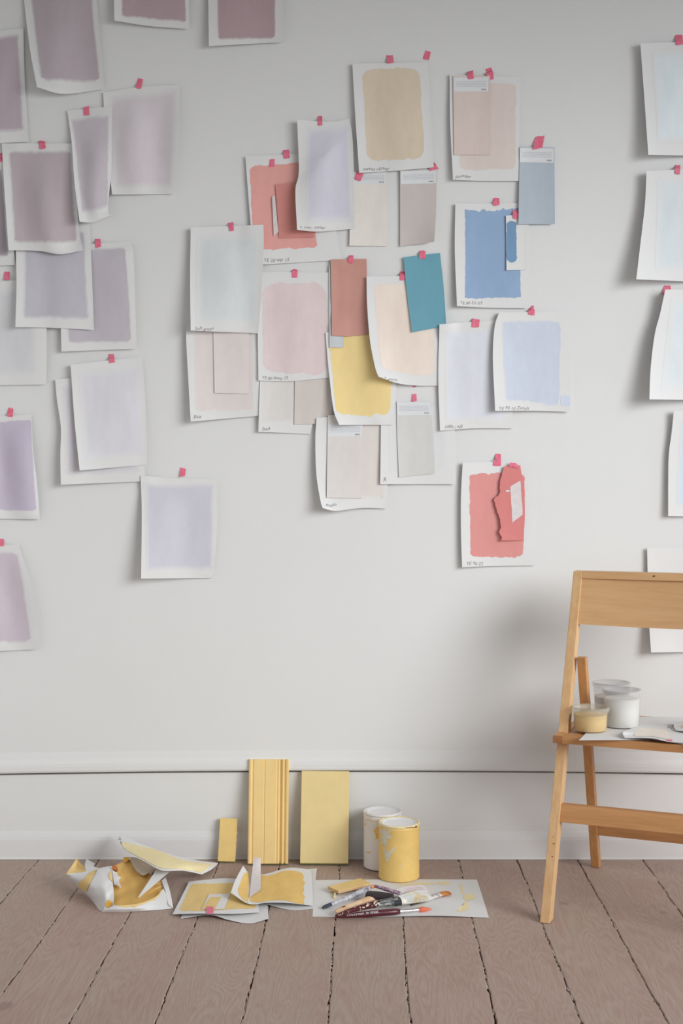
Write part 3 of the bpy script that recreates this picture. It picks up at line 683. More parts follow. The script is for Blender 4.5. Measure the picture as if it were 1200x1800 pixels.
# ------------------------------------------------------------------ things on the floor
YEL = (218, 189, 128)
M_YEL = paint(YEL, 210, 0, 0.05); M_YEL_L = paint((226, 208, 163), 210, 0, 0.04); M_YEL_D = paint((220, 184, 114), 210, 0, 0.07)
M_ORANGE = paint((222, 170, 78), 210, 0, 0.08)
def fp(px, py, z):
    dist = F * (H - z) / (py - CY)
    return np.stack([(px - CX) / F * dist, dist - D, z], -1)
def ctrl(grid, thick=0.0004, nu=44, nv=30, wob=0.0, world=None):
    g = np.asarray(grid, float)
    def pos(u, v):
        u = np.asarray(u, float); v = np.asarray(v, float); n = g.shape[1]
        cols = [catmull(g[:, j], v) for j in range(n)]
        x = np.clip(u, 0, 1) * (n - 1); i = np.minimum(x.astype(int), n - 2); f = (x - i)[..., None]
        st = np.stack(cols, 0)
        ext = np.concatenate([(2 * st[0] - st[1])[None], st, (2 * st[-1] - st[-2])[None]], 0)
        def pick(k): return np.take_along_axis(ext, (i + k)[None, ..., None] * np.ones((1, *i.shape, 3), int), 0)[0]
        if n == 2:
            q = st[0] + (st[1] - st[0]) * np.asarray(u)[..., None]
        else:
            a, b, c, d = pick(0), pick(1), pick(2), pick(3)
            q = 0.5 * (2 * b + (c - a) * f + (2 * a - 5 * b + 4 * c - d) * f ** 2 + (3 * b - a - 3 * c + d) * f ** 3)
        z = q[..., 2] + wob * np.sin(u * 17 + v * 9) * np.sin(v * 13 - u * 5)
        return fp(q[..., 0], q[..., 1], np.maximum(z, 0.0007))
    return Patch(pos, thick, nu, nv)
def root_at(name, px, py, label, cat, group=None, z=0.0):
    p = floor_pt(px, py, z); r = empty(name, tuple(p)); return tag(r, label, cat, group)
def adopt(root, *obs):
    for o in obs:
        o.parent = root; o.matrix_parent_inverse = root.matrix_basis.inverted()

FG = 'painted sheets lying on the floor'
# --- white sheet under the yellow sheet at the left front
r = root_at('paper_sheet', 395, 1590, 'blank white sheet with wavy front edge, underneath the yellow sheet with pink tape', 'paper sheet', FG)
p = ctrl([[(330, 1557, .001), (365, 1556, .001), (400, 1556, .001), (435, 1557, .001), (466, 1560, .001)],
          [(324, 1585, .0015), (363, 1583, .004), (400, 1586, .002), (436, 1588, .001), (470, 1589, .002)],
          [(317.7, 1614.7, .001), (368, 1608, .008), (402, 1617, .003), (438, 1623, .001), (472, 1614.7, .003)]])
adopt(r, p.build('paper', PAPER))
# --- yellow sheet with a card and pink tape
r = root_at('painted_sheet', 380, 1578, 'yellow painted sheet on the floor with pink tape and a small card on it', 'paper sheet', FG)
p3 = ctrl([[(332, 1549.5, .007), (365, 1546, .009), (400, 1544, .008), (450, 1547, .005)],
          [(318, 1578, .008), (358, 1577, .011), (405, 1576, .011), (452, 1576, .006)],
          [(303, 1607, .006), (352, 1605.5, .014), (408, 1606, .013), (456, 1603.5, .005)]])
adopt(r, p3.build('paper', PAPER), swatch(p3, ((336, 1554), (450, 1551), (449, 1598), (314, 1602)), M_YEL, None, rag=(1, 1, 1.2, 1), rnd=2, seed=4))
pk = ctrl([[(363, 1593.5, .0165), (374.5, 1593.5, .0165)], [(362.5, 1600, .0168), (375, 1600, .0168)], [(363.5, 1606.5, .0155), (374, 1606.5, .0155)]], .0002, 4, 5)
adopt(r, pk.build('tape', tape_mat()))
r = root_at('colour_card', 380, 1585, 'small white and yellow card stuck on the yellow floor sheet', 'colour card')
p = ctrl([[(367.5, 1572, .0128), (385, 1571.5, .0135), (404, 1571, .0125)], [(354, 1598, .0150), (374, 1598, .0155), (394, 1597.5, .0148)]], .0004, 10, 8)
adopt(r, p.build('card', PAPER), swatch(p, ((369, 1576.5), (389, 1576.5), (378, 1597.6), (355, 1597.6)), M_YEL, None, rag=(.4, .4, .2, .2), n=(8, 8)))
# --- sheet under the creased yellow sheet
r = root_at('paper_sheet', 508, 1564, 'white sheet mostly hidden beneath the creased yellow sheet, a torn edge in front', 'paper sheet', FG)
p = ctrl([[(470, 1535, .001), (512, 1531, .001), (557, 1526, .004)], [(472, 1562, .001), (510, 1561, .001), (553, 1561, .0015)],
          [(466, 1589, .004), (510, 1599, .001), (551, 1597, .001)]])
adopt(r, p.build('paper', PAPER))
# --- creased yellow sheet with masking tape
r = root_at('painted_sheet', 490, 1560, 'creased bright yellow sheet on the floor, left side folded up beside masking tape', 'paper sheet', FG)
p5 = ctrl([[(427, 1522, .034), (439.5, 1535, .015), (466, 1536, .012), (508, 1525.5, .016), (547, 1528.5, .007)],
          [(414, 1546, .032), (438.5, 1560, .015), (466, 1562, .013), (506, 1557, .013), (549, 1561, .006)],
          [(405.3, 1569, .030), (437, 1588.5, .015), (470, 1586.5, .016), (506, 1587, .015), (550, 1592, .004)]], nu=64, nv=40)
adopt(r, p5.build('paper', PAPER),
      poly_on(p5, [(458, 1538), (470, 1540), (482, 1536.5), (496, 1531.5), (510, 1530), (524, 1532), (532, 1536), (534, 1542), (532.5, 1547), (536.5, 1552), (533, 1558), (534.5, 1565), (532, 1571), (536, 1577), (533, 1583), (535, 1590), (520, 1588), (506, 1584), (490, 1582.5), (473, 1583.5), (453, 1586.5), (441, 1585), (438.5, 1580), (439, 1575), (450, 1567), (458, 1564)], M_YEL_D, None, 'paint_swatch', 0.0004),
      poly_on(p5, [(429, 1535), (434, 1534), (438.5, 1537), (437, 1560), (436, 1586), (428, 1583), (420, 1573), (417.5, 1564), (423, 1550)], M_YEL_D, None, 'paint_swatch', 0.0004))
mt = ctrl([[(446, 1508, .045), (452, 1508, .0455), (458, 1508, .045)], [(443, 1532, .026), (451, 1532, .025), (458, 1532, .023)], [(440, 1558, .0175), (449, 1558, .0165), (458, 1559, .016)], [(438, 1578, .0175), (446, 1572, .0168), (457, 1565, .016)]], .0002, 6, 16)
adopt(r, mt.build('masking_tape', MASK_TAPE))
r['label'] = 'creased bright yellow sheet on the floor, left side folded up beside masking tape'
# --- big crumpled sheet
r = root_at('crumpled_sheet', 215, 1570, 'big crumpled white sheet with yellow inside, torn and folded on the floor', 'paper sheet', FG)
inner = ctrl([[(196, 1524, .046), (214, 1516, .046), (228, 1511, .047), (255, 1531, .034), (284, 1549, .026)],
              [(198, 1555, .026), (220, 1550, .024), (243, 1553, .022), (263, 1560, .020), (284, 1558, .021)],
              [(190, 1594, .009), (212, 1592.5, .011), (245, 1590, .012), (272, 1579, .012), (287, 1565, .015)]], nu=60, nv=44, wob=.0012)
lobe = ctrl([[(116, 1536, .046), (150, 1532.5, .052), (179, 1525, .062), (196, 1522, .066)],
             [(121, 1543, .034), (151, 1548, .050), (182, 1551, .056), (198, 1549, .054)],
             [(134, 1557, .014), (158, 1567, .030), (183, 1574, .038), (200, 1573, .039)],
             [(150, 1571, .001), (163, 1584, .001), (178, 1601, .001), (199, 1592, .020)]], nu=60, nv=60, wob=.0006)
flap = ctrl([[(186, 1589, .018), (212, 1591.5, .018), (245, 1588, .018), (272, 1577, .019), (287, 1562, .024)],
             [(183, 1597, .010), (212, 1598, .011), (245, 1595.5, .011), (274, 1588, .011), (296, 1580, .013)],
             [(178, 1602.5, .001), (212, 1603.5, .001), (245, 1601.5, .001), (275, 1599.5, .001), (303, 1597, .001)]], nu=60, nv=24)
side = ctrl([[(284, 1548, .028), (291, 1542, .030)], [(291, 1568, .020), (299, 1568, .018)], [(296, 1590, .008), (304.5, 1597, .0015)]], nu=4, nv=12)
yc = ctrl([[(135, 1508, .062), (139, 1515, .058), (146, 1523, .055)], [(126, 1522, .052), (136, 1525, .046), (149, 1529, .050)], [(116, 1536.5, .0465), (133, 1536, .046), (153, 1533, .052)]], nu=12, nv=12)
wc = ctrl([[(152, 1510, .055), (166, 1517.5, .060)], [(149, 1521, .050), (166, 1523.5, .055)], [(151.5, 1534, .0505), (179, 1527, .0605)]], nu=8, nv=10)
spike = ctrl([[(274, 1529, .050), (298, 1532, .047)], [(260, 1551, .038), (276, 1551, .037)], [(242.5, 1577, .020), (244.5, 1577.5, .020)]], nu=4, nv=12)
brown = ctrl([[(227, 1506.5, .053), (241, 1508, .055), (254, 1515, .056)], [(233, 1520, .045), (247, 1523, .044), (265, 1525, .046)], [(240, 1531, .040), (252.5, 1538.5, .036), (270, 1527, .044)]], nu=10, nv=10)
orc = ctrl([[(216.5, 1506.5, .052), (227.5, 1506.5, .055)], [(218, 1516, .0475), (225, 1513, .048)]], nu=4, nv=4)
adopt(r, inner.build('inner_face', paint((208, 168, 98), 210, 0, .07)), lobe.build('left_fold', PAPER), flap.build('front_flap', PAPER), side.build('side_fold', PAPER),  # inner face: ochre paint, darkened further with the fold's shade in its colour
      yc.build('raised_corner', M_YEL), wc.build('raised_corner', PAPER), spike.build('torn_strip', PAPER), brown.build('back_corner', paint((205, 192, 174), 210)), orc.build('raised_corner', M_ORANGE),  # back corner: back of the white paper, its shadow put into the colour
      poly_on(lobe, [(171, 1528.5), (160, 1537), (154, 1550), (152.5, 1567), (146, 1564), (140, 1559), (137, 1553), (148, 1545), (158, 1534)], M_YEL, None, 'paint_swatch', 0.0013),
      poly_on(lobe, [(191, 1538), (195.5, 1530), (196.5, 1545), (198, 1552), (192, 1545)], M_YEL, None, 'paint_swatch', 0.0013),
      poly_on(lobe, [(186, 1588), (189, 1583), (192, 1581.5), (193, 1586), (198, 1588), (198.5, 1591), (190, 1596), (187, 1595)], M_ORANGE, None, 'paint_swatch', 0.0013),
      poly_on(flap, [(200, 1590.7), (212, 1592), (225, 1591), (240, 1589), (256, 1584.5), (272, 1577.6), (284, 1565), (281, 1573), (272, 1582), (262, 1584.5), (252, 1589.5), (243, 1592), (236, 1596), (229, 1594), (220, 1595.5), (212, 1594)], M_YEL, None, 'paint_swatch'))
inn = Patch(lambda u, v: inner.pos(u, v) + np.array([0, -0.003, 0.006]), .0004)
adopt(r, poly_on(inn, [(197, 1530), (203.5, 1528.5), (206, 1540), (212.5, 1544), (208, 1548), (213, 1562), (206, 1557), (200, 1556)], PAPER, None, 'torn_scrap', 0.002))
def disc(name, c, rx, ry, nrm, mat, dep=0.004):
    bm = bmesh.new(); n = Vector(nrm).normalized(); a = n.orthogonal().normalized(); b = n.cross(a)
    if abs(a.z) > abs(b.z): a, b = b, a
    ring = []
    for k in range(20):
        t = 2 * math.pi * k / 20; ring.append((Vector(c) + a * rx * math.cos(t) + b * ry * math.sin(t)))
    f = [bm.verts.new(p) for p in ring]; g = [bm.verts.new(p - n * dep) for p in ring]
    bm.faces.new(f); bm.faces.new(list(reversed(g)))
    for k in range(20): bm.faces.new((f[k], g[k], g[(k + 1) % 20], f[(k + 1) % 20]))
    return bm_obj(name, bm, mat)
adopt(r, disc('rolled_end', floor_pt(202, 1525, .068), .0085, .0052, (0.1, -0.75, 0.6), flat('rust', alb((165, 100, 62), 205), .8, .15, 80), .012))
# --- pale yellow sheet arched from the crumpled one to the wall
r = root_at('painted_sheet', 300, 1520, 'pale yellow painted sheet arching from the crumpled sheet up against the baseboard', 'paper sheet', FG)
p2 = ctrl([[(205, 1465, .080), (250, 1484, .070), (300, 1502, .054), (345, 1512, .026), (384, 1517, .003)],
          [(208, 1481, .074), (252, 1498, .070), (297, 1514.5, .062), (345, 1521.5, .036), (372, 1528, .009)],
          [(219, 1496, .068), (252, 1513, .069), (284, 1529.5, .066), (322, 1530.5, .042), (355, 1537, .012)]], nu=64, nv=30)
adopt(r, p2.build('paper', PAPER),
      poly_on(p2, [(213, 1480), (228, 1483), (243, 1486.5), (260, 1490.5), (277, 1495), (294, 1502), (310, 1509), (330, 1514), (350, 1517), (366, 1518.5), (372, 1519.5), (362, 1528), (353, 1534), (336, 1530), (320, 1528), (300, 1528), (284, 1527), (270, 1521.5), (254, 1512), (236, 1502.5), (222, 1495), (216, 1489)], M_YEL_L, None, 'paint_swatch', 0.0010),
      write(p2, 'YE 80', (207.5, 1471), 6, 74, None))
# --- big sheet under the brushes
r = root_at('backing_sheet', 705, 1578, 'large white sheet with yellow paint outlines, under the paint brushes', 'paper sheet', FG)
pb = ctrl([[(553, 1547, .0008), (640, 1546, .0008), (740, 1545.5, .0008), (838, 1546, .001)],
           [(551, 1578, .0008), (643, 1577, .0008), (745, 1576, .0008), (848, 1577, .001)],
           [(549, 1611, .0008), (655, 1611.5, .0008), (765, 1609.5, .004), (859, 1613, .001)]], .0005, 48, 24)
def ell(cx, cy, rx, ry, n=18, s=0):
    return [(cx + rx * math.cos(2 * math.pi * k / n) * (1 + .12 * math.sin(3 * k + s)), cy + ry * math.sin(2 * math.pi * k / n) * (1 + .1 * math.cos(2 * k + s))) for k in range(n)]
adopt(r, pb.build('paper', PAPER))
for pts in (ell(781, 1552.6, 10, 2.8), ell(824, 1577, 11, 6, s=2), [(700, 1553.5), (740, 1552.2), (770, 1551.8), (770, 1554), (700, 1556.5)],
            [(806, 1553), (810, 1553), (816, 1571), (812.5, 1572)], [(817, 1585), (822.5, 1586), (823.5, 1599), (816, 1601.5), (804, 1603), (801, 1600), (810, 1598), (817, 1597)], [(580, 1567), (590, 1566), (588, 1570), (582, 1571)]):
    adopt(r, poly_on(pb, pts, M_YEL_L, None, 'paint_mark', 0.00035))

# --- leaning painted boards
def lathe_bm(prof, n=96, bm=None, cx=0, cy=0):
    bm = bm or bmesh.new(); rings = []
    for rr, z in prof:
        if rr < 1e-6: rings.append([bm.verts.new((cx, cy, z))])
        else: rings.append([bm.verts.new((cx + rr * math.cos(2 * math.pi * k / n), cy + rr * math.sin(2 * math.pi * k / n), z)) for k in range(n)])
    for a, b in zip(rings, rings[1:]):
        for k in range(n):
            k2 = (k + 1) % n
            if len(a) == 1 and len(b) == 1: break
            if len(a) == 1: bm.faces.new((a[0], b[k2], b[k]))
            elif len(b) == 1: bm.faces.new((a[k], a[k2], b[0]))
            else: bm.faces.new((a[k], a[k2], b[k2], b[k]))
    return bm
PAINT_BOARD = flat('board_paint', alb((212, 191, 137), 206), 0.6, 0.035, 20, spec=0.3, bmp=0.1)
PAINT_TRIM = flat('trim_paint', alb((220, 190, 130), 206), 0.5, 0.04, 20, spec=0.35, bmp=0.1)
GREEN_EDGE = flat('raw_board_edge', alb((112, 112, 62), 200), 0.8, 0.15, 60)
def leaning(name, label, bl, br, tl, tr, ybot, ytop, build):
    """board given by the photo pixels of its front face, its foot at ybot and its head at ytop"""
    BL, BR, TL, TR = at_dist(*bl, ybot), at_dist(*br, ybot), at_dist(*tl, ytop), at_dist(*tr, ytop)
    lift = -min(BL.z, BR.z)
    c = (BL + BR) / 2; root = empty(name, (c.x, c.y, 0)); tag(root, label, 'board')
    ex = (BR - BL).normalized(); ez = ((TL + TR) / 2 - c); L = ez.length; ez.normalize(); ex = (ex - ez * ex.dot(ez)).normalized(); ey = ez.cross(ex)
    w = ((BR - BL).length + (TR - TL).length) / 2
    M = Matrix((( ex.x, ey.x, ez.x, c.x), (ex.y, ey.y, ez.y, c.y), (ex.z, ey.z, ez.z, 0.0008), (0, 0, 0, 1)))
    for o in build(w, L):
        o.data.transform(M); adopt(root, o)
    bpy.context.view_layer.update()
    lo = min((o.matrix_world @ v.co).z for o in root.children for v in o.data.vertices)
    for o in root.children: o.data.transform(Matrix.Translation((0, 0, 0.0006 - lo)))
    return root
def extrude_prof(prof, L, name, mat, bev=0.0):
    bm = bmesh.new(); n = len(prof)
    a = [bm.verts.new((x, y, 0)) for x, y in prof]; b = [bm.verts.new((x, y, L)) for x, y in prof]
    for k in range(n): bm.faces.new((a[k], a[(k + 1) % n], b[(k + 1) % n], b[k]))
    bm.faces.new(list(reversed(a))); bm.faces.new(b)
    return bm_obj(name, bm, mat)
def build_big(w, L):
    return [bm_obj('panel', box_bm(-w / 2, w / 2, 0, 0.011, 0.0, L, 0.0012), PAINT_BOARD), bm_obj('raw_edge', box_bm(-w / 2 + .001, w / 2 - .0005, 0.0022, 0.0122, -0.0030, 0.004, 0), GREEN_EDGE)]
leaning('painted_board', 'plain flat yellow painted board leaning on the wall beside the paint cans', (527, 1520), (612, 1520.5), (530, 1358), (613.5, 1358), -0.058, -0.013, build_big)
def build_trim(w, L):
    h = w / 2
    fx = lambda px: (px - 470.5) / 70.0 * w
    prof = [(-h, 0.018), (-h, 0.006), (-h + .001, 0.003), (fx(437.5), 0.0015), (fx(440), 0.0015), (fx(441.5), 0.003), (fx(442.5), 0.005), (fx(443.6), 0.005), (fx(444.5), 0.0028), (fx(446), 0.0025),
            (fx(462), 0.0025), (fx(462.7), 0.0042), (fx(464), 0.0042), (fx(464.7), 0.0025), (fx(483.5), 0.0025), (fx(484.5), 0.0045), (fx(486.5), 0.0045), (fx(487.2), 0.003), (fx(488.5), 0.003),
            (fx(491), 0.0078), (fx(492.5), 0.0078), (fx(493.5), 0.004), (fx(494.5), 0.0012), (fx(496), 0.0), (fx(497), 0.001), (fx(497.6), 0.006), (fx(499.2), 0.0075), (fx(500.3), 0.006), (fx(501), 0.0025), (fx(503), 0.0012), (h - .001, 0.0012), (h, 0.003), (h, 0.018)]
    return [extrude_prof(prof, L, 'moulded_profile', PAINT_TRIM), bm_obj('raw_edge', box_bm(-h + .002, h - .002, 0.006, 0.0178, -0.0025, 0.002, 0), GREEN_EDGE)]
leaning('moulding_sample', 'tall yellow painted moulding sample with vertical grooves, leaning on the wall', (434, 1521.5), (506, 1521.5), (437.5, 1338), (507, 1338), -0.060, -0.018, build_trim)
def build_small(w, L):
    rr = np.random.default_rng(5); pr = [(-w / 2, 0.0)]
    n = 30; right = [(w / 2 + (0.0022 * max(0, math.sin(k * 1.9 + 1) * math.sin(k * .7)) if 3 < k < 24 else 0), k / n * L) for k in range(n + 1)]
    outl = [(-w / 2, 0.0)] + right + [(-w / 2, L)]
    bm = bmesh.new(); a = [bm.verts.new((x, 0, z)) for x, z in outl]; b = [bm.verts.new((x, 0.007, z)) for x, z in outl]; m = len(outl)
    bm.faces.new(a); bm.faces.new(list(reversed(b)))
    for k in range(m): bm.faces.new((a[k], b[k], b[(k + 1) % m], a[(k + 1) % m]))
    return [bm_obj('panel', bm, flat('small_board_paint', alb((212, 183, 118), 206), .6, .05, 30)), bm_obj('raw_edge', box_bm(-w / 2 + .001, w / 2 - .001, .0015, .0068, -.0025, .002, 0), GREEN_EDGE)]
leaning('board_offcut', 'small narrow yellow board offcut with dripped right edge against the baseboard', (382.5, 1512.5), (413, 1512.5), (387, 1437), (417, 1437.5), -0.034, -0.011, build_small)

# --- paint cans
CAN_Y = flat('yellow_paint_coat', alb((206, 174, 104), 200), 0.55, 0.06, 22, spec=0.3, bmp=0.15)
CAN_W = flat('white_tin', alb((210, 205, 200), 206), 0.5, 0.02, 20, spec=0.35)
LID_W = flat('lid_white', alb((222, 220, 217), 208), 0.5, 0.03, 25, spec=0.35)
SMEAR_W = flat('dried_white_paint', alb((196, 190, 172), 206), 0.7, 0.10, 90)
SMEAR_Y = flat('dried_yellow_paint', alb((212, 174, 98), 206), 0.7, 0.08, 60)
def can(label, cx, cy, rad, h, bodym, rimm):
    root = empty('paint_can', (cx, cy, 0.0015)); tag(root, label, 'paint can', 'paint cans by the wall')
    rr = rad
    bm_obj('body', lathe_bm([(0, 0), (rr - .002, 0), (rr, .002), (rr + .0006, .0035), (rr, .005), (rr, h - .014), (rr + .0005, h - .0125), (rr + .0012, h - .011), (rr + .0005, h - .0095), (rr, h - .008), (rr, h - .006), (rr - .003, h - .005), (0, h - .006)]), bodym, root, True)
    bm_obj('rim', lathe_bm([(rr - .004, h - .0065), (rr + .0006, h - .0065), (rr + .0014, h - .003), (rr + .0004, h - .0005), (rr - .002, h), (rr - .0045, h - .0012), (rr - .006, h - .004), (rr - .006, h - .006)]), rimm, root, True)
    bm_obj('lid', lathe_bm([(rr - .0055, h - .0055), (rr - .0065, h - .002), (rr - .009, h - .0014), (rr - .011, h - .004), (rr - .016, h - .0045), (0, h - .0045)]), LID_W, root, True)
    return root
def cyl_smear(root, rad, pts, mat, name='paint_smear', off=0.0003):
    cx, cy = root.location.x, root.location.y; C0 = np.array([0, -D, H])
    bm = bmesh.new(); out = []
    for a, b in zip(pts, pts[1:] + pts[:1]):
        k = max(1, int(math.dist(a, b) / 2.0)); out += [(a[0] + (b[0] - a[0]) * i / k, a[1] + (b[1] - a[1]) * i / k) for i in range(k)]
    vs = [bm.verts.new((x, y, 0)) for x, y in out]; bm.faces.new(vs); bmesh.ops.triangulate(bm, faces=bm.faces)
    for _ in range(2):
        lg = [e for e in bm.edges if e.calc_length() > 4]
        if lg: bmesh.ops.subdivide_edges(bm, edges=lg, cuts=1); bmesh.ops.triangulate(bm, faces=bm.faces)
    R_ = rad + off
    for q in bm.verts:
        d = np.array([(q.co.x - CX) / F, 1.0, -(q.co.y - CY) / F]); o = C0 - np.array([cx, cy, 0])
        A = d[0] ** 2 + d[1] ** 2; B_ = o[0] * d[0] + o[1] * d[1]; Cc = o[0] ** 2 + o[1] ** 2 - R_ ** 2
        disc_ = max(B_ * B_ - A * Cc, 0); t = (-B_ - math.sqrt(disc_)) / A; p = C0 + d * t
        q.co = Vector(p) - root.location
    o = bm_obj(name, bm, mat, root, True); return o
c8 = lambda pts: [(620 + x / 8.571, 1400 + y / 8.571) for x, y in pts]
wcan = can('white paint can with yellow drips, standing behind the yellow can', 0.0345, -0.0660, 0.0515, 0.1515, CAN_W, CAN_W)
ycan = can('yellow paint covered can with white smears and white lid, in front of the white can', 0.0770, -0.1650, 0.0538, 0.1475, CAN_Y, flat('rim_paint', alb((214, 198, 156), 206), .55, .12, 60))
cyl_smear(ycan, .0538, c8([(405, 470), (440, 476), (462, 462), (500, 440), (522, 500), (560, 472), (582, 520), (540, 560), (585, 610), (570, 640), (522, 622), (524, 700), (502, 745), (460, 765), (470, 705), (432, 722), (425, 645), (440, 600), (402, 530)]), SMEAR_W)
cyl_smear(ycan, .0538, c8([(458, 775), (490, 770), (512, 842), (558, 832), (600, 780), (650, 742), (622, 812), (572, 872), (545, 962), (500, 985), (480, 900)]), SMEAR_W)
cyl_smear(ycan, .0538, c8(ell(706, 1056, 16, 20, 12)), SMEAR_W)
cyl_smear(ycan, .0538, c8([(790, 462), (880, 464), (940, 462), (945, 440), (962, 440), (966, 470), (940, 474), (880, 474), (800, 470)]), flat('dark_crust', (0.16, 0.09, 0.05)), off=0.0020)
cyl_smear(wcan, .0515, c8([(245, 278), (290, 282), (285, 300), (262, 310), (248, 298)]), SMEAR_Y)
cyl_smear(wcan, .0515, c8([(160, 390), (190, 395), (200, 430), (175, 450), (160, 430)]), SMEAR_Y)
cyl_smear(wcan, .0515, c8([(320, 500), (350, 470), (385, 455), (388, 640), (360, 645), (335, 640), (345, 590), (330, 560), (315, 530)]), SMEAR_Y)
cyl_smear(wcan, .0515, c8([(205, 828), (235, 838), (265, 822), (262, 842), (232, 860), (208, 848)]), SMEAR_Y)
cyl_smear(wcan, .0515, c8([(160, 345), (230, 362), (330, 372), (400, 375), (400, 382), (320, 380), (228, 370), (160, 352)]), SMEAR_Y)

# --- stirring stick block and small peg on the sheet
def tint(name, rgb, **k): return flat(name, alb(rgb, 206), **k)
B0 = [floor_pt(575.8, 1557.8, .0150), floor_pt(633, 1543.5, .0150), floor_pt(652.5, 1552.5, .0150), floor_pt(595, 1566, .0150)]
r = empty('paint_stick', tuple(Vector((B0[0] + B0[2]) / 2).xy) + (0,)); tag(r, 'flat wooden stick painted yellow on top, lying behind the brushes', 'paint stick')
a_ = bm_obj('stick', prism_bm([q - Vector((0, 0, .0075)) for q in B0][::-1], [q - Vector((0, 0, .0006)) for q in B0][::-1], .0008), tint('raw_wood', (196, 160, 118), var=.12, scale=40))
a_.data.flip_normals() if False else None
b_ = bm_obj('paint_coat', prism_bm([q - Vector((0, 0, .0010)) for q in B0][::-1], [q for q in B0][::-1], .0004), M_YEL)
adopt(r, a_, b_)
a0, a1 = floor_pt(589, 1563, .0), floor_pt(588, 1581, .0)
r = empty('wooden_peg', tuple((a0 + a1) / 2)); tag(r, 'thin pale wooden peg sticking out from under the yellow stick', 'peg')
q = [a0 + Vector((-.0025, 0, .0014)), a0 + Vector((.0025, 0, .0014)), a1 + Vector((.0025, 0, .0014)), a1 + Vector((-.0025, 0, .0014))]
adopt(r, bm_obj('peg', prism_bm(q[::-1], [x + Vector((0, 0, .0056)) for x in q][::-1], .0005), tint('peg_wood', (222, 200, 150), var=.08)))

# --- brushes
def tube(name, pts, mat, flatk=1.0, n=20, root=None, cap=True):
    """(px, py, z, radius) rings along a brush, smoothly interpolated"""
    P = np.array(pts, float); m = max(8, 5 * (len(P) - 1)); q = catmull(P, np.linspace(0, 1, m + 1)); q[:, 3] = np.maximum(q[:, 3], 0.0004)
    c = [floor_pt(a, b, max(z, 0.0018 + rr * flatk)) for a, b, z, rr in q]; bm = bmesh.new(); rings = []
    for i, p in enumerate(c):
        d = (c[min(i + 1, m)] - c[max(i - 1, 0)]).normalized(); s = d.cross(Vector((0, 0, 1))).normalized(); u = s.cross(d)
        rings.append([bm.verts.new(p + s * q[i, 3] * math.cos(2 * math.pi * k / n) + u * q[i, 3] * flatk * math.sin(2 * math.pi * k / n)) for k in range(n)])
    for a, b in zip(rings, rings[1:]):
        for k in range(n): bm.faces.new((a[k], a[(k + 1) % n], b[(k + 1) % n], b[k]))
    if cap: bm.faces.new(list(reversed(rings[0]))); bm.faces.new(rings[-1])
    o = bm_obj(name, bm, mat, None, True); o.data.set_sharp_from_angle(angle=math.radians(55))
    if root: adopt(root, o)
    return o
def mottled(name, cols, scale=40, stretch=(1, 1, 1), rough=.6):
    if name in MATS: return MATS[name]
    m, nt, b = base_mat(name); n = noise(nt, scale, 5, .65, stretch=stretch, dist=.6)
    cr = nd(nt, 'ShaderNodeValToRGB'); cr.color_ramp.interpolation = 'CONSTANT'
    el = cr.color_ramp.elements; el[0].position = 0; el[0].color = (*alb(cols[0][1], 206), 1); el[1].position = cols[1][0]; el[1].color = (*alb(cols[1][1], 206), 1)
    for ps, cc in cols[2:]: e = el.new(ps); e.color = (*alb(cc, 206), 1)
    nt.links.new(n, cr.inputs[0]); nt.links.new(cr.outputs[0], b.inputs['Base Color']); b.inputs['Roughness'].default_value = rough
    MATS[name] = m; return m
def brush(label): 
    r = empty('paint_brush', (0.0, -0.25, 0)); return tag(r, label, 'paint brush', 'paint brushes on the sheet')
def bristles(root, pts, mat, spread, n, seed, flatk=.6):
    """a tuft: solid core and loose hairs around it, joined because nobody could count them"""
    o = tube('bristles', pts, mat, flatk); o['kind'] = 'stuff'
    rr = np.random.default_rng(seed); P = np.array(pts, float); bm = bmesh.new(); bm.from_mesh(o.data)
    for _ in range(n):
        ang = rr.uniform(-1, 1); vert = rr.uniform(-1, 1); L = rr.uniform(.72, 1.06); prev = None
        for t in np.linspace(0, L, 6):
            a = catmull(P, np.array([min(t, 1)]))[0]; rad = max(a[3], .004); a[:2] += (P[-1, :2] - P[-2, :2]) * max(0, t - 1) * 2
            c = floor_pt(a[0], a[1], max(a[2], .004)); d = (floor_pt(P[-1, 0], P[-1, 1], P[-1, 2]) - floor_pt(P[0, 0], P[0, 1], P[0, 2])).normalized()
            s = d.cross(Vector((0, 0, 1))).normalized(); k = spread * (0.85 + .5 * t)
            c = c + s * rad * ang * k + Vector((0, 0, 1)) * (rad * flatk * math.sqrt(max(0, 1 - ang * ang)) * (.55 + .5 * abs(vert)) * k)
            c.z = max(c.z, .002); w = .0008 * (1.2 - t * .8)
            cur = (bm.verts.new(c + s * w), bm.verts.new(c - s * w + Vector((0, 0, .0002))))
            if prev: bm.faces.new((prev[0], prev[1], cur[1], cur[0]))
            prev = cur
    bm.to_mesh(o.data); bm.free(); adopt(root, o); return o
DKRED = tint('dark_red_lacquer', (80, 28, 36), rough=.25, var=.06, spec=.6)
PEEL = mottled('peeling_red_lacquer', [(0, (80, 28, 36)), (.50, (70, 26, 34)), (.56, (206, 196, 176)), (.64, (196, 176, 120))], 62)
GREYH = mottled('stained_grey_handle', [(0, (96, 98, 108)), (.36, (150, 152, 160)), (.45, (188, 188, 192)), (.55, (140, 128, 138)), (.60, (206, 204, 206)), (.68, (110, 80, 84))], 45)
BLKF = mottled('spattered_black_ferrule', [(0, (52, 52, 54)), (.50, (70, 74, 76)), (.58, (196, 188, 170)), (.64, (88, 90, 90))], 70)
STEEL = flat('ferrule_metal', (0.72, 0.71, 0.70), 0.28, 0.06, 30, metal=1.0)
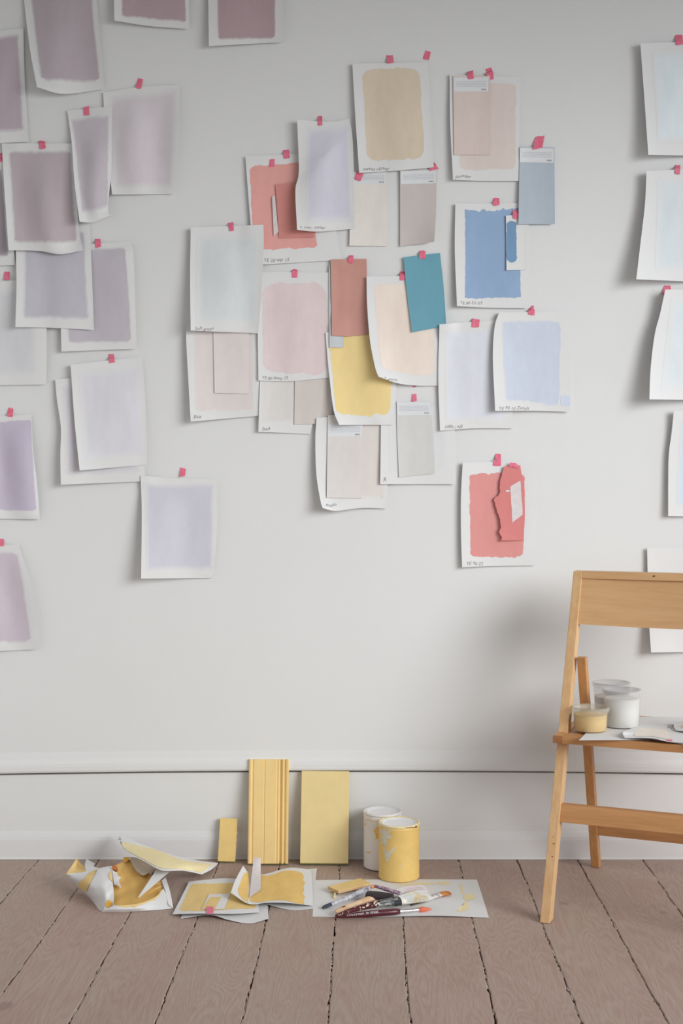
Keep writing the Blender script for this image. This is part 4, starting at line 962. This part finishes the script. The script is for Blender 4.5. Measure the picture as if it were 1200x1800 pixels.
BR_W = mottled('cream_bristle', [(0, (226, 216, 196)), (.42, (232, 226, 214)), (.55, (222, 204, 160)), (.64, (238, 234, 226))], 30, (1, 1, 1), .8)
r = brush('paint brush with stained grey handle, lying along the yellow stick')
tube('handle', [(580, 1590, .007, .0055), (608, 1579, .009, .0068), (634, 1568, .013, .0105), (652, 1559.5, .014, .0095)], GREYH, .65, root=r)
tube('handle_tip', [(567, 1596, .006, .003), (572, 1593.5, .006, .0056), (581, 1589.8, .007, .0058)], tint('blue_black_paint', (60, 66, 76), var=.3, scale=90), .7, root=r)
r = brush('small paint brush with a brown tipped flat tuft at the right of the pile')
tube('handle', [(722, 1590, .005, .0035), (738, 1585, .005, .004), (752, 1580, .006, .0045)], tint('black_handle', (70, 66, 66)), .8, root=r)
tube('ferrule', [(751, 1580, .007, .0060), (760, 1577, .007, .0075), (772, 1573, .007, .0090)], mottled('smeared_ferrule', [(0, (150, 148, 150)), (.47, (196, 190, 186)), (.56, (222, 196, 180))], 60, rough=.4), .5, root=r)
bristles(r, [(771, 1573.3, .007, .0088), (779, 1571, .007, .0100), (787, 1570, .007, .0092), (793, 1571.5, .005, .003)], tint('brown_bristle', (186, 124, 72), var=.18, scale=120), .95, 40, 3, .5)
r = brush('wide paint brush with tan wooden handle, dark ferrule and pinkish bristles')
tube('handle', [(590, 1604, .012, .003), (594, 1602, .012, .0090), (606, 1596.5, .013, .0105), (625, 1589, .014, .0088), (645, 1581.5, .016, .0105), (660, 1576.5, .017, .0112)], mottled('tan_wood_handle', [(0, (206, 168, 132)), (.44, (216, 184, 150)), (.60, (204, 176, 152)), (.68, (206, 204, 204))], 24), .6, root=r)
tube('hanging_hole', [(602, 1594.3, .0225, .0028), (606, 1592.8, .0225, .0028)], tint('hole_dark', (96, 62, 48)), .4, root=r)
tube('ferrule', [(646, 1573, .020, .0165), (660, 1574, .021, .0170), (690, 1577, .020, .0140)], tint('dark_ferrule', (56, 48, 50), var=.25, scale=30, rough=.45), .55, root=r)
bristles(r, [(684, 1574, .017, .0120), (705, 1568, .019, .0130), (726, 1565, .017, .0140), (744, 1564, .010, .0130)], mottled('pink_bristle', [(0, (222, 206, 204)), (.48, (232, 220, 212)), (.58, (206, 186, 192))], 30, rough=.8), 1.15, 260, 8, .5)
r = brush('thin mauve handled paint brush with an orange end, over the dark ferrule')
tube('handle', [(660, 1558, .031, .0042), (680, 1563.5, .032, .0056), (703, 1570.5, .032, .0050)], mottled('mauve_handle', [(0, (136, 104, 122)), (.5, (186, 168, 178)), (.6, (120, 84, 100))], 60), .9, root=r)
tube('handle_tip', [(651.5, 1560.5, .029, .003), (656, 1558.3, .030, .0052), (661.5, 1557.8, .031, .0045)], tint('orange_paint', (206, 140, 100)), .8, root=r)
r = brush('broad paint brush with peeling dark red handle, spattered ferrule and cream bristles')
tube('handle', [(590, 1609.5, .020, .003), (612, 1602, .021, .0070), (640, 1594, .022, .0092), (667, 1588, .023, .0115)], PEEL, .7, root=r)
tube('ferrule', [(660, 1589.3, .023, .0125), (676, 1586.5, .023, .0150), (692, 1584.5, .023, .0185)], mottled('flecked_grey_ferrule', [(0, (84, 88, 90)), (.5, (128, 130, 128)), (.57, (200, 194, 180)), (.63, (70, 70, 72))], 70), .5, root=r)
tube('ferrule_band', [(690, 1584.8, .023, .0195), (701.5, 1583.5, .023, .0200)], BLKF, .5, root=r)
bristles(r, [(700, 1583.7, .023, .0180), (716, 1581, .023, .0195), (732, 1578.5, .020, .0205), (745, 1577, .013, .0200)], BR_W, 1.15, 420, 12, .5)
r5 = brush('round artist brush with dark red handle, bright ferrule and orange tip in front')
tube('handle', [(588, 1613, .005, .0018), (618, 1609.3, .007, .0056), (655, 1605.7, .009, .0076), (690, 1603, .009, .0078), (702, 1602.2, .008, .0062)], DKRED, 1.0, root=r5)
tube('ferrule', [(701, 1602.3, .008, .0066), (704, 1602, .008, .0062), (736, 1599.3, .008, .0056)], STEEL, 1.0, root=r5)
tube('bristles', [(735, 1599.4, .008, .0056), (742, 1598.8, .008, .0066), (750, 1598.3, .007, .0046), (758.5, 1597.8, .0045, .0004)], tint('orange_red_bristle', (198, 108, 82), var=.12, scale=150), 1.0, root=r5)
def handle_text(s, x0, size):
    v2, f = text_2d(s); A = Vector(floor_pt(588, 1613, .009)); out = []
    for x, y in v2:
        px = x0 + x * size; t = (px - 588) / 114.0; py = 1613 - 10.8 * t; rad = .0042 + .0036 * min(1, max(0, (px - 606) / 50))
        c = floor_pt(px, py, .0085); an = math.radians(62 - (y - .32) * 62)   # wraps from top to the front
        out.append(c + Vector((0, -math.cos(math.radians(90) - math.radians(90) + math.radians(52) - (0.32 - y) * .9) * 0, 0)) + Vector((0, -math.sin(math.radians(48) + (0.32 - y) * .9), math.cos(math.radians(48) + (0.32 - y) * .9))) * (rad + .0011))
    o = mesh_obj('lettering', out, f, tint('white_print', (226, 220, 216)), None, False); adopt(r5, o)
handle_text('SYNTETISK', 609, 6.2); handle_text('701 PENSEL 1', 642, 4.6)

# ------------------------------------------------------------------ folding chair and what stands on it
TH = math.radians(22.5); CF = Vector((0.421, -0.512, 0.0))
def seat_w(rr, t, z): return Vector((CF.x + rr * math.cos(TH) + t * math.sin(TH), CF.y - rr * math.sin(TH) + t * math.cos(TH), z))
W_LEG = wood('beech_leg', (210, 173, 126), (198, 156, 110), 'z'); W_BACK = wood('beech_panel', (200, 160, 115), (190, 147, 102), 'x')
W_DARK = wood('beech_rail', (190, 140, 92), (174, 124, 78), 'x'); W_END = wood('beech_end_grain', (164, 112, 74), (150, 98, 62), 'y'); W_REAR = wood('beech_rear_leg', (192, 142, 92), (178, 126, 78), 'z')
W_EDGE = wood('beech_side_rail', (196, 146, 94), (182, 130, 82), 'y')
chair = empty('folding_chair', tuple(CF), -TH)
tag(chair, 'wooden folding chair standing at the right, paint tubs on its seat', 'chair')
CW = 0.43
def leaner(name, p0, p1, hr, ht, mat):
    c = [(-hr, -ht), (hr, -ht), (hr, ht), (-hr, ht)]
    return bm_obj(name, prism_bm([(p0[0] + a, p0[1] + b, p0[2]) for a, b in c], [(p1[0] + a, p1[1] + b, p1[2]) for a, b in c], .0018), mat, chair)
def tl(z): return .334 * z / .816
for s, rr in ((1, 0.0), (-1, CW)):
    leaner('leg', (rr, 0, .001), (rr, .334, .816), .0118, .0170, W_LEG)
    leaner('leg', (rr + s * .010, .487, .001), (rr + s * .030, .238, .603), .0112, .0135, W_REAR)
for rr in (0.0, CW):
    a, b = (rr - .0125, rr + .0105) if rr == 0 else (rr - .0105, rr + .0125)
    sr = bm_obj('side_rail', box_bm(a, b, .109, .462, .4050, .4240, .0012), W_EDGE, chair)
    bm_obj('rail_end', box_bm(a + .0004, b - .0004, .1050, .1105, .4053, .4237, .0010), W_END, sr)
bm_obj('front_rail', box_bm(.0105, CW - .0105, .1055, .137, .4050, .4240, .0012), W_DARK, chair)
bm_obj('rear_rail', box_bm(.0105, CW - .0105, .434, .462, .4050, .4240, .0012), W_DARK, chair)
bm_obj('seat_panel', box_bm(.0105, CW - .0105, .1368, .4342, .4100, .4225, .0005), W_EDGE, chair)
z0, z1 = .2187, .259
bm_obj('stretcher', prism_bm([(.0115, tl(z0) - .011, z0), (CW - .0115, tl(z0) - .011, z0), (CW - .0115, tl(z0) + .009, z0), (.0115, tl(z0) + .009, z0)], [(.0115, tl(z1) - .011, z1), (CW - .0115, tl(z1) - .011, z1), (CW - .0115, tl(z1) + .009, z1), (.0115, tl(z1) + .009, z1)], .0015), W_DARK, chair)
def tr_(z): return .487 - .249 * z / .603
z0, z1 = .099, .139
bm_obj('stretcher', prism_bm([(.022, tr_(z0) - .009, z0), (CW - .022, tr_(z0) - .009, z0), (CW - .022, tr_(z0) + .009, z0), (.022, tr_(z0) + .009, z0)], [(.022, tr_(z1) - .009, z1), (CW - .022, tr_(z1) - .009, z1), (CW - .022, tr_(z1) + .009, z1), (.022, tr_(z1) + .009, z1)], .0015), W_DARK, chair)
z0, z1 = .7975, .816
bm_obj('top_rail', prism_bm([(.0117, tl(z0) - .0165, z0), (CW - .0117, tl(z0) - .0165, z0), (CW - .0117, tl(z0) + .0165, z0), (.0117, tl(z0) + .0165, z0)], [(.0117, tl(z1) - .0165, z1), (CW - .0117, tl(z1) - .0165, z1), (CW - .0117, tl(z1) + .0165, z1), (.0117, tl(z1) + .0165, z1)], .0012), W_BACK, chair)
V, U = np.meshgrid(np.linspace(0, 1, 9), np.linspace(0, 1, 25), indexing='ij')
zz = .7972 - V * (.1142 + .004 * np.sin(np.pi * U)); rr_ = .0116 + U * (CW - .0232)
tt = .334 * zz / .816 - .0128 + .016 * np.sin(np.pi * U) * (0.25 + 0.75 * V)
A = np.stack([rr_, tt, zz], -1); grid_obj('back_panel', A, A + np.array([0, .009, 0.0]), W_BACK, chair)
bm_obj('screw_hole', lathe_bm([(0, 0), (.0018, 0), (.0018, .004), (0, .004)], 12), flat('hole', (.05, .03, .02)), chair).matrix_local = Matrix.Translation((.1985, tl(.808) - .0150, .8085)) @ Matrix.Rotation(math.pi / 2, 4, 'X')
for zk, xk, sk in ((.143, .0035, .0022), (.171, .004, .0028), (.186, .001, .0016)):
    kn = bm_obj('knot', lathe_bm([(0, 0), (sk, 0), (sk * .9, .0006), (0, .0008)], 10), tint('knot_brown', (150, 88, 44)), chair)
    kn.matrix_local = Matrix.Translation((xk, tl(zk) - .0168, zk)) @ Matrix.Rotation(math.pi / 2, 4, 'X')

# sheets on the seat
SZ = .4262
def seat_ctrl(grid, **k): return ctrl([[(a, b, SZ + c) for a, b, c in row] for row in grid], **k)
r = empty('paper_sheet', tuple(floor_pt(1110, 1285, SZ))); tag(r, 'white sheet lying on the chair seat under the tubs, a corner over the front', 'paper sheet')
p = seat_ctrl([[(1052, 1266, 0), (1085, 1262, 0), (1120, 1260, 0), (1165, 1260, 0), (1225, 1262, 0)], [(1032, 1286, 0), (1072, 1284, 0), (1115, 1284, 0), (1160, 1284, 0), (1222, 1290, 0)], [(1017, 1301, .0005), (1060, 1300.7, 0.0005), (1105, 1300.7, 0), (1150, 1300.7, 0), (1222, 1312, .0005)]], nu=44, nv=24)
adopt(r, p.build('paper', PAPER))
r = empty('painted_sheet', tuple(floor_pt(1150, 1288, SZ))); tag(r, 'sheet with a pale beige swatch and pink tape, curled on the chair seat', 'paper sheet')
p = seat_ctrl([[(1127, 1275, .003), (1160, 1274, .003), (1195, 1274, .003), (1240, 1275, .003)], [(1104, 1282, .003), (1150, 1284, .003), (1190, 1287, .003), (1238, 1289, .003)], [(1094, 1288, .011), (1112, 1294, .003), (1180, 1297, .003), (1235, 1299, .003)], [(1098, 1297.4, .0035), (1142, 1297.6, .0085), (1180, 1304.3, .0045), (1232, 1306, .003)]], nu=50, nv=30)
adopt(r, p.build('paper', PAPER), poly_on(p, [(1113, 1294), (1119, 1284), (1127, 1280.5), (1145, 1281), (1170, 1283), (1176, 1290), (1178, 1297), (1174, 1300), (1160, 1297.5), (1145, 1294.5), (1128, 1294.5)], paint((224, 213, 200), 210), None, 'paint_swatch'),
      poly_on(p, [(1171, 1300), (1181, 1300.5), (1181.5, 1304.2), (1171, 1302.4)], tape_mat(), None, 'tape', .0011), write(p, '07', (1172, 1280), 11, 0, None))
r = empty('painted_sheet', tuple(floor_pt(1210, 1278, SZ))); tag(r, 'curled sheet at the right end of the chair seat, cut by the frame', 'paper sheet')
p = seat_ctrl([[(1183, 1268, .012), (1210, 1267, .010), (1250, 1268, .008)], [(1184, 1277, .010), (1212, 1277, .011), (1250, 1279, .009)], [(1188, 1284, .007), (1212, 1286, .009), (1250, 1289, .008)]], nu=12, nv=8)
adopt(r, p.build('paper', PAPER), poly_on(p, [(1195, 1277), (1206, 1271), (1230, 1272), (1230, 1284), (1206, 1283)], paint((212, 190, 160), 210), None, 'paint_swatch'))

# tubs
def plastic(name, tintc, op):
    m = bpy.data.materials.new(name); m.use_nodes = True; nt = m.node_tree; b = nt.nodes['Principled BSDF']
    b.inputs['Base Color'].default_value = (*tintc, 1); b.inputs['Roughness'].default_value = .16; b.inputs['Specular IOR Level'].default_value = .6
    tr = nd(nt, 'ShaderNodeBsdfTransparent'); tr.inputs[0].default_value = (.97, .97, .97, 1)
    fr = nd(nt, 'ShaderNodeLayerWeight'); fr.inputs[0].default_value = .25
    mx = nd(nt, 'ShaderNodeMixShader'); nt.links.new(mathn(nt, 'ADD', mathn(nt, 'MULTIPLY', fr.outputs['Facing'], .22), op, clamp=True), mx.inputs[0])
    nt.links.new(tr.outputs[0], mx.inputs[1]); nt.links.new(b.outputs[0], mx.inputs[2]); nt.links.new(mx.outputs[0], nt.nodes['Material Output'].inputs[0]); return m
PL = plastic('clear_plastic', (.92, .92, .92), .14); PLY = plastic('milky_plastic', (.92, .86, .72), .12); PLB = plastic('milky_white_plastic', (.92, .91, .89), .12)
def tub(label, rr, t, rb, rt, h, fill, wallm, lidm, fm, lid=True):
    w = seat_w(rr, t, SZ + .0016); root = empty('plastic_tub', tuple(w)); tag(root, label, 'plastic tub', 'plastic tubs on the chair seat')
    th = .0010
    rz = lambda z: rb + (rt - rb) * z / h
    bm_obj('tub_wall', lathe_bm([(0, .0), (rb - .003, .0), (rb, .003), (rz(h * .74), h * .74), (rz(h * .75) + .0016, h * .755), (rt + .0016, h), (rt - th, h), (rz(h * .74) - th, h * .74), (rb - th, .004), (0, .0012)]), wallm, root, True)
    bm_obj('paint', lathe_bm([(0, .0018), (rb - .0035, .0018), (rb - .0016, .004), (rz(fill * h) - .0016, fill * h), (rz(fill * h) - .006, fill * h - .001), (0, fill * h - .0015)]), fm, root, True)
    if lid:
        bm_obj('lid', lathe_bm([(rt + .0024, h - .010), (rt + .0040, h - .009), (rt + .0046, h - .003), (rt + .0040, h + .0012), (rt + .0018, h + .0024), (rt - .003, h + .0018), (rt - .005, h - .002), (0, h - .002), (0, h - .003), (rt - .0058, h - .003), (rt - .0034, h + .0006), (rt + .0012, h + .0012), (rt + .0026, h - .002)]), lidm, root, True)
    return root
tub('milky plastic tub with clear lid, standing behind the white filled tub', .074, .384, .0435, .0470, .092, .62, PL, PL, flat('cream_paint', (.84, .79, .72), .5, .03))
tub('tall clear lidded tub filled with white paint, on the chair seat', .124, .273, .0440, .0468, .0925, .78, PLB, PL, flat('white_filling', (.90, .885, .85), .5, .02))
tub('low tub of yellow paint with a clear rim, at the seat corner', .0635, .186, .0405, .0432, .0575, .72, PLY, PLY, flat('yellow_filling', (.88, .60, .21), .45, .04))
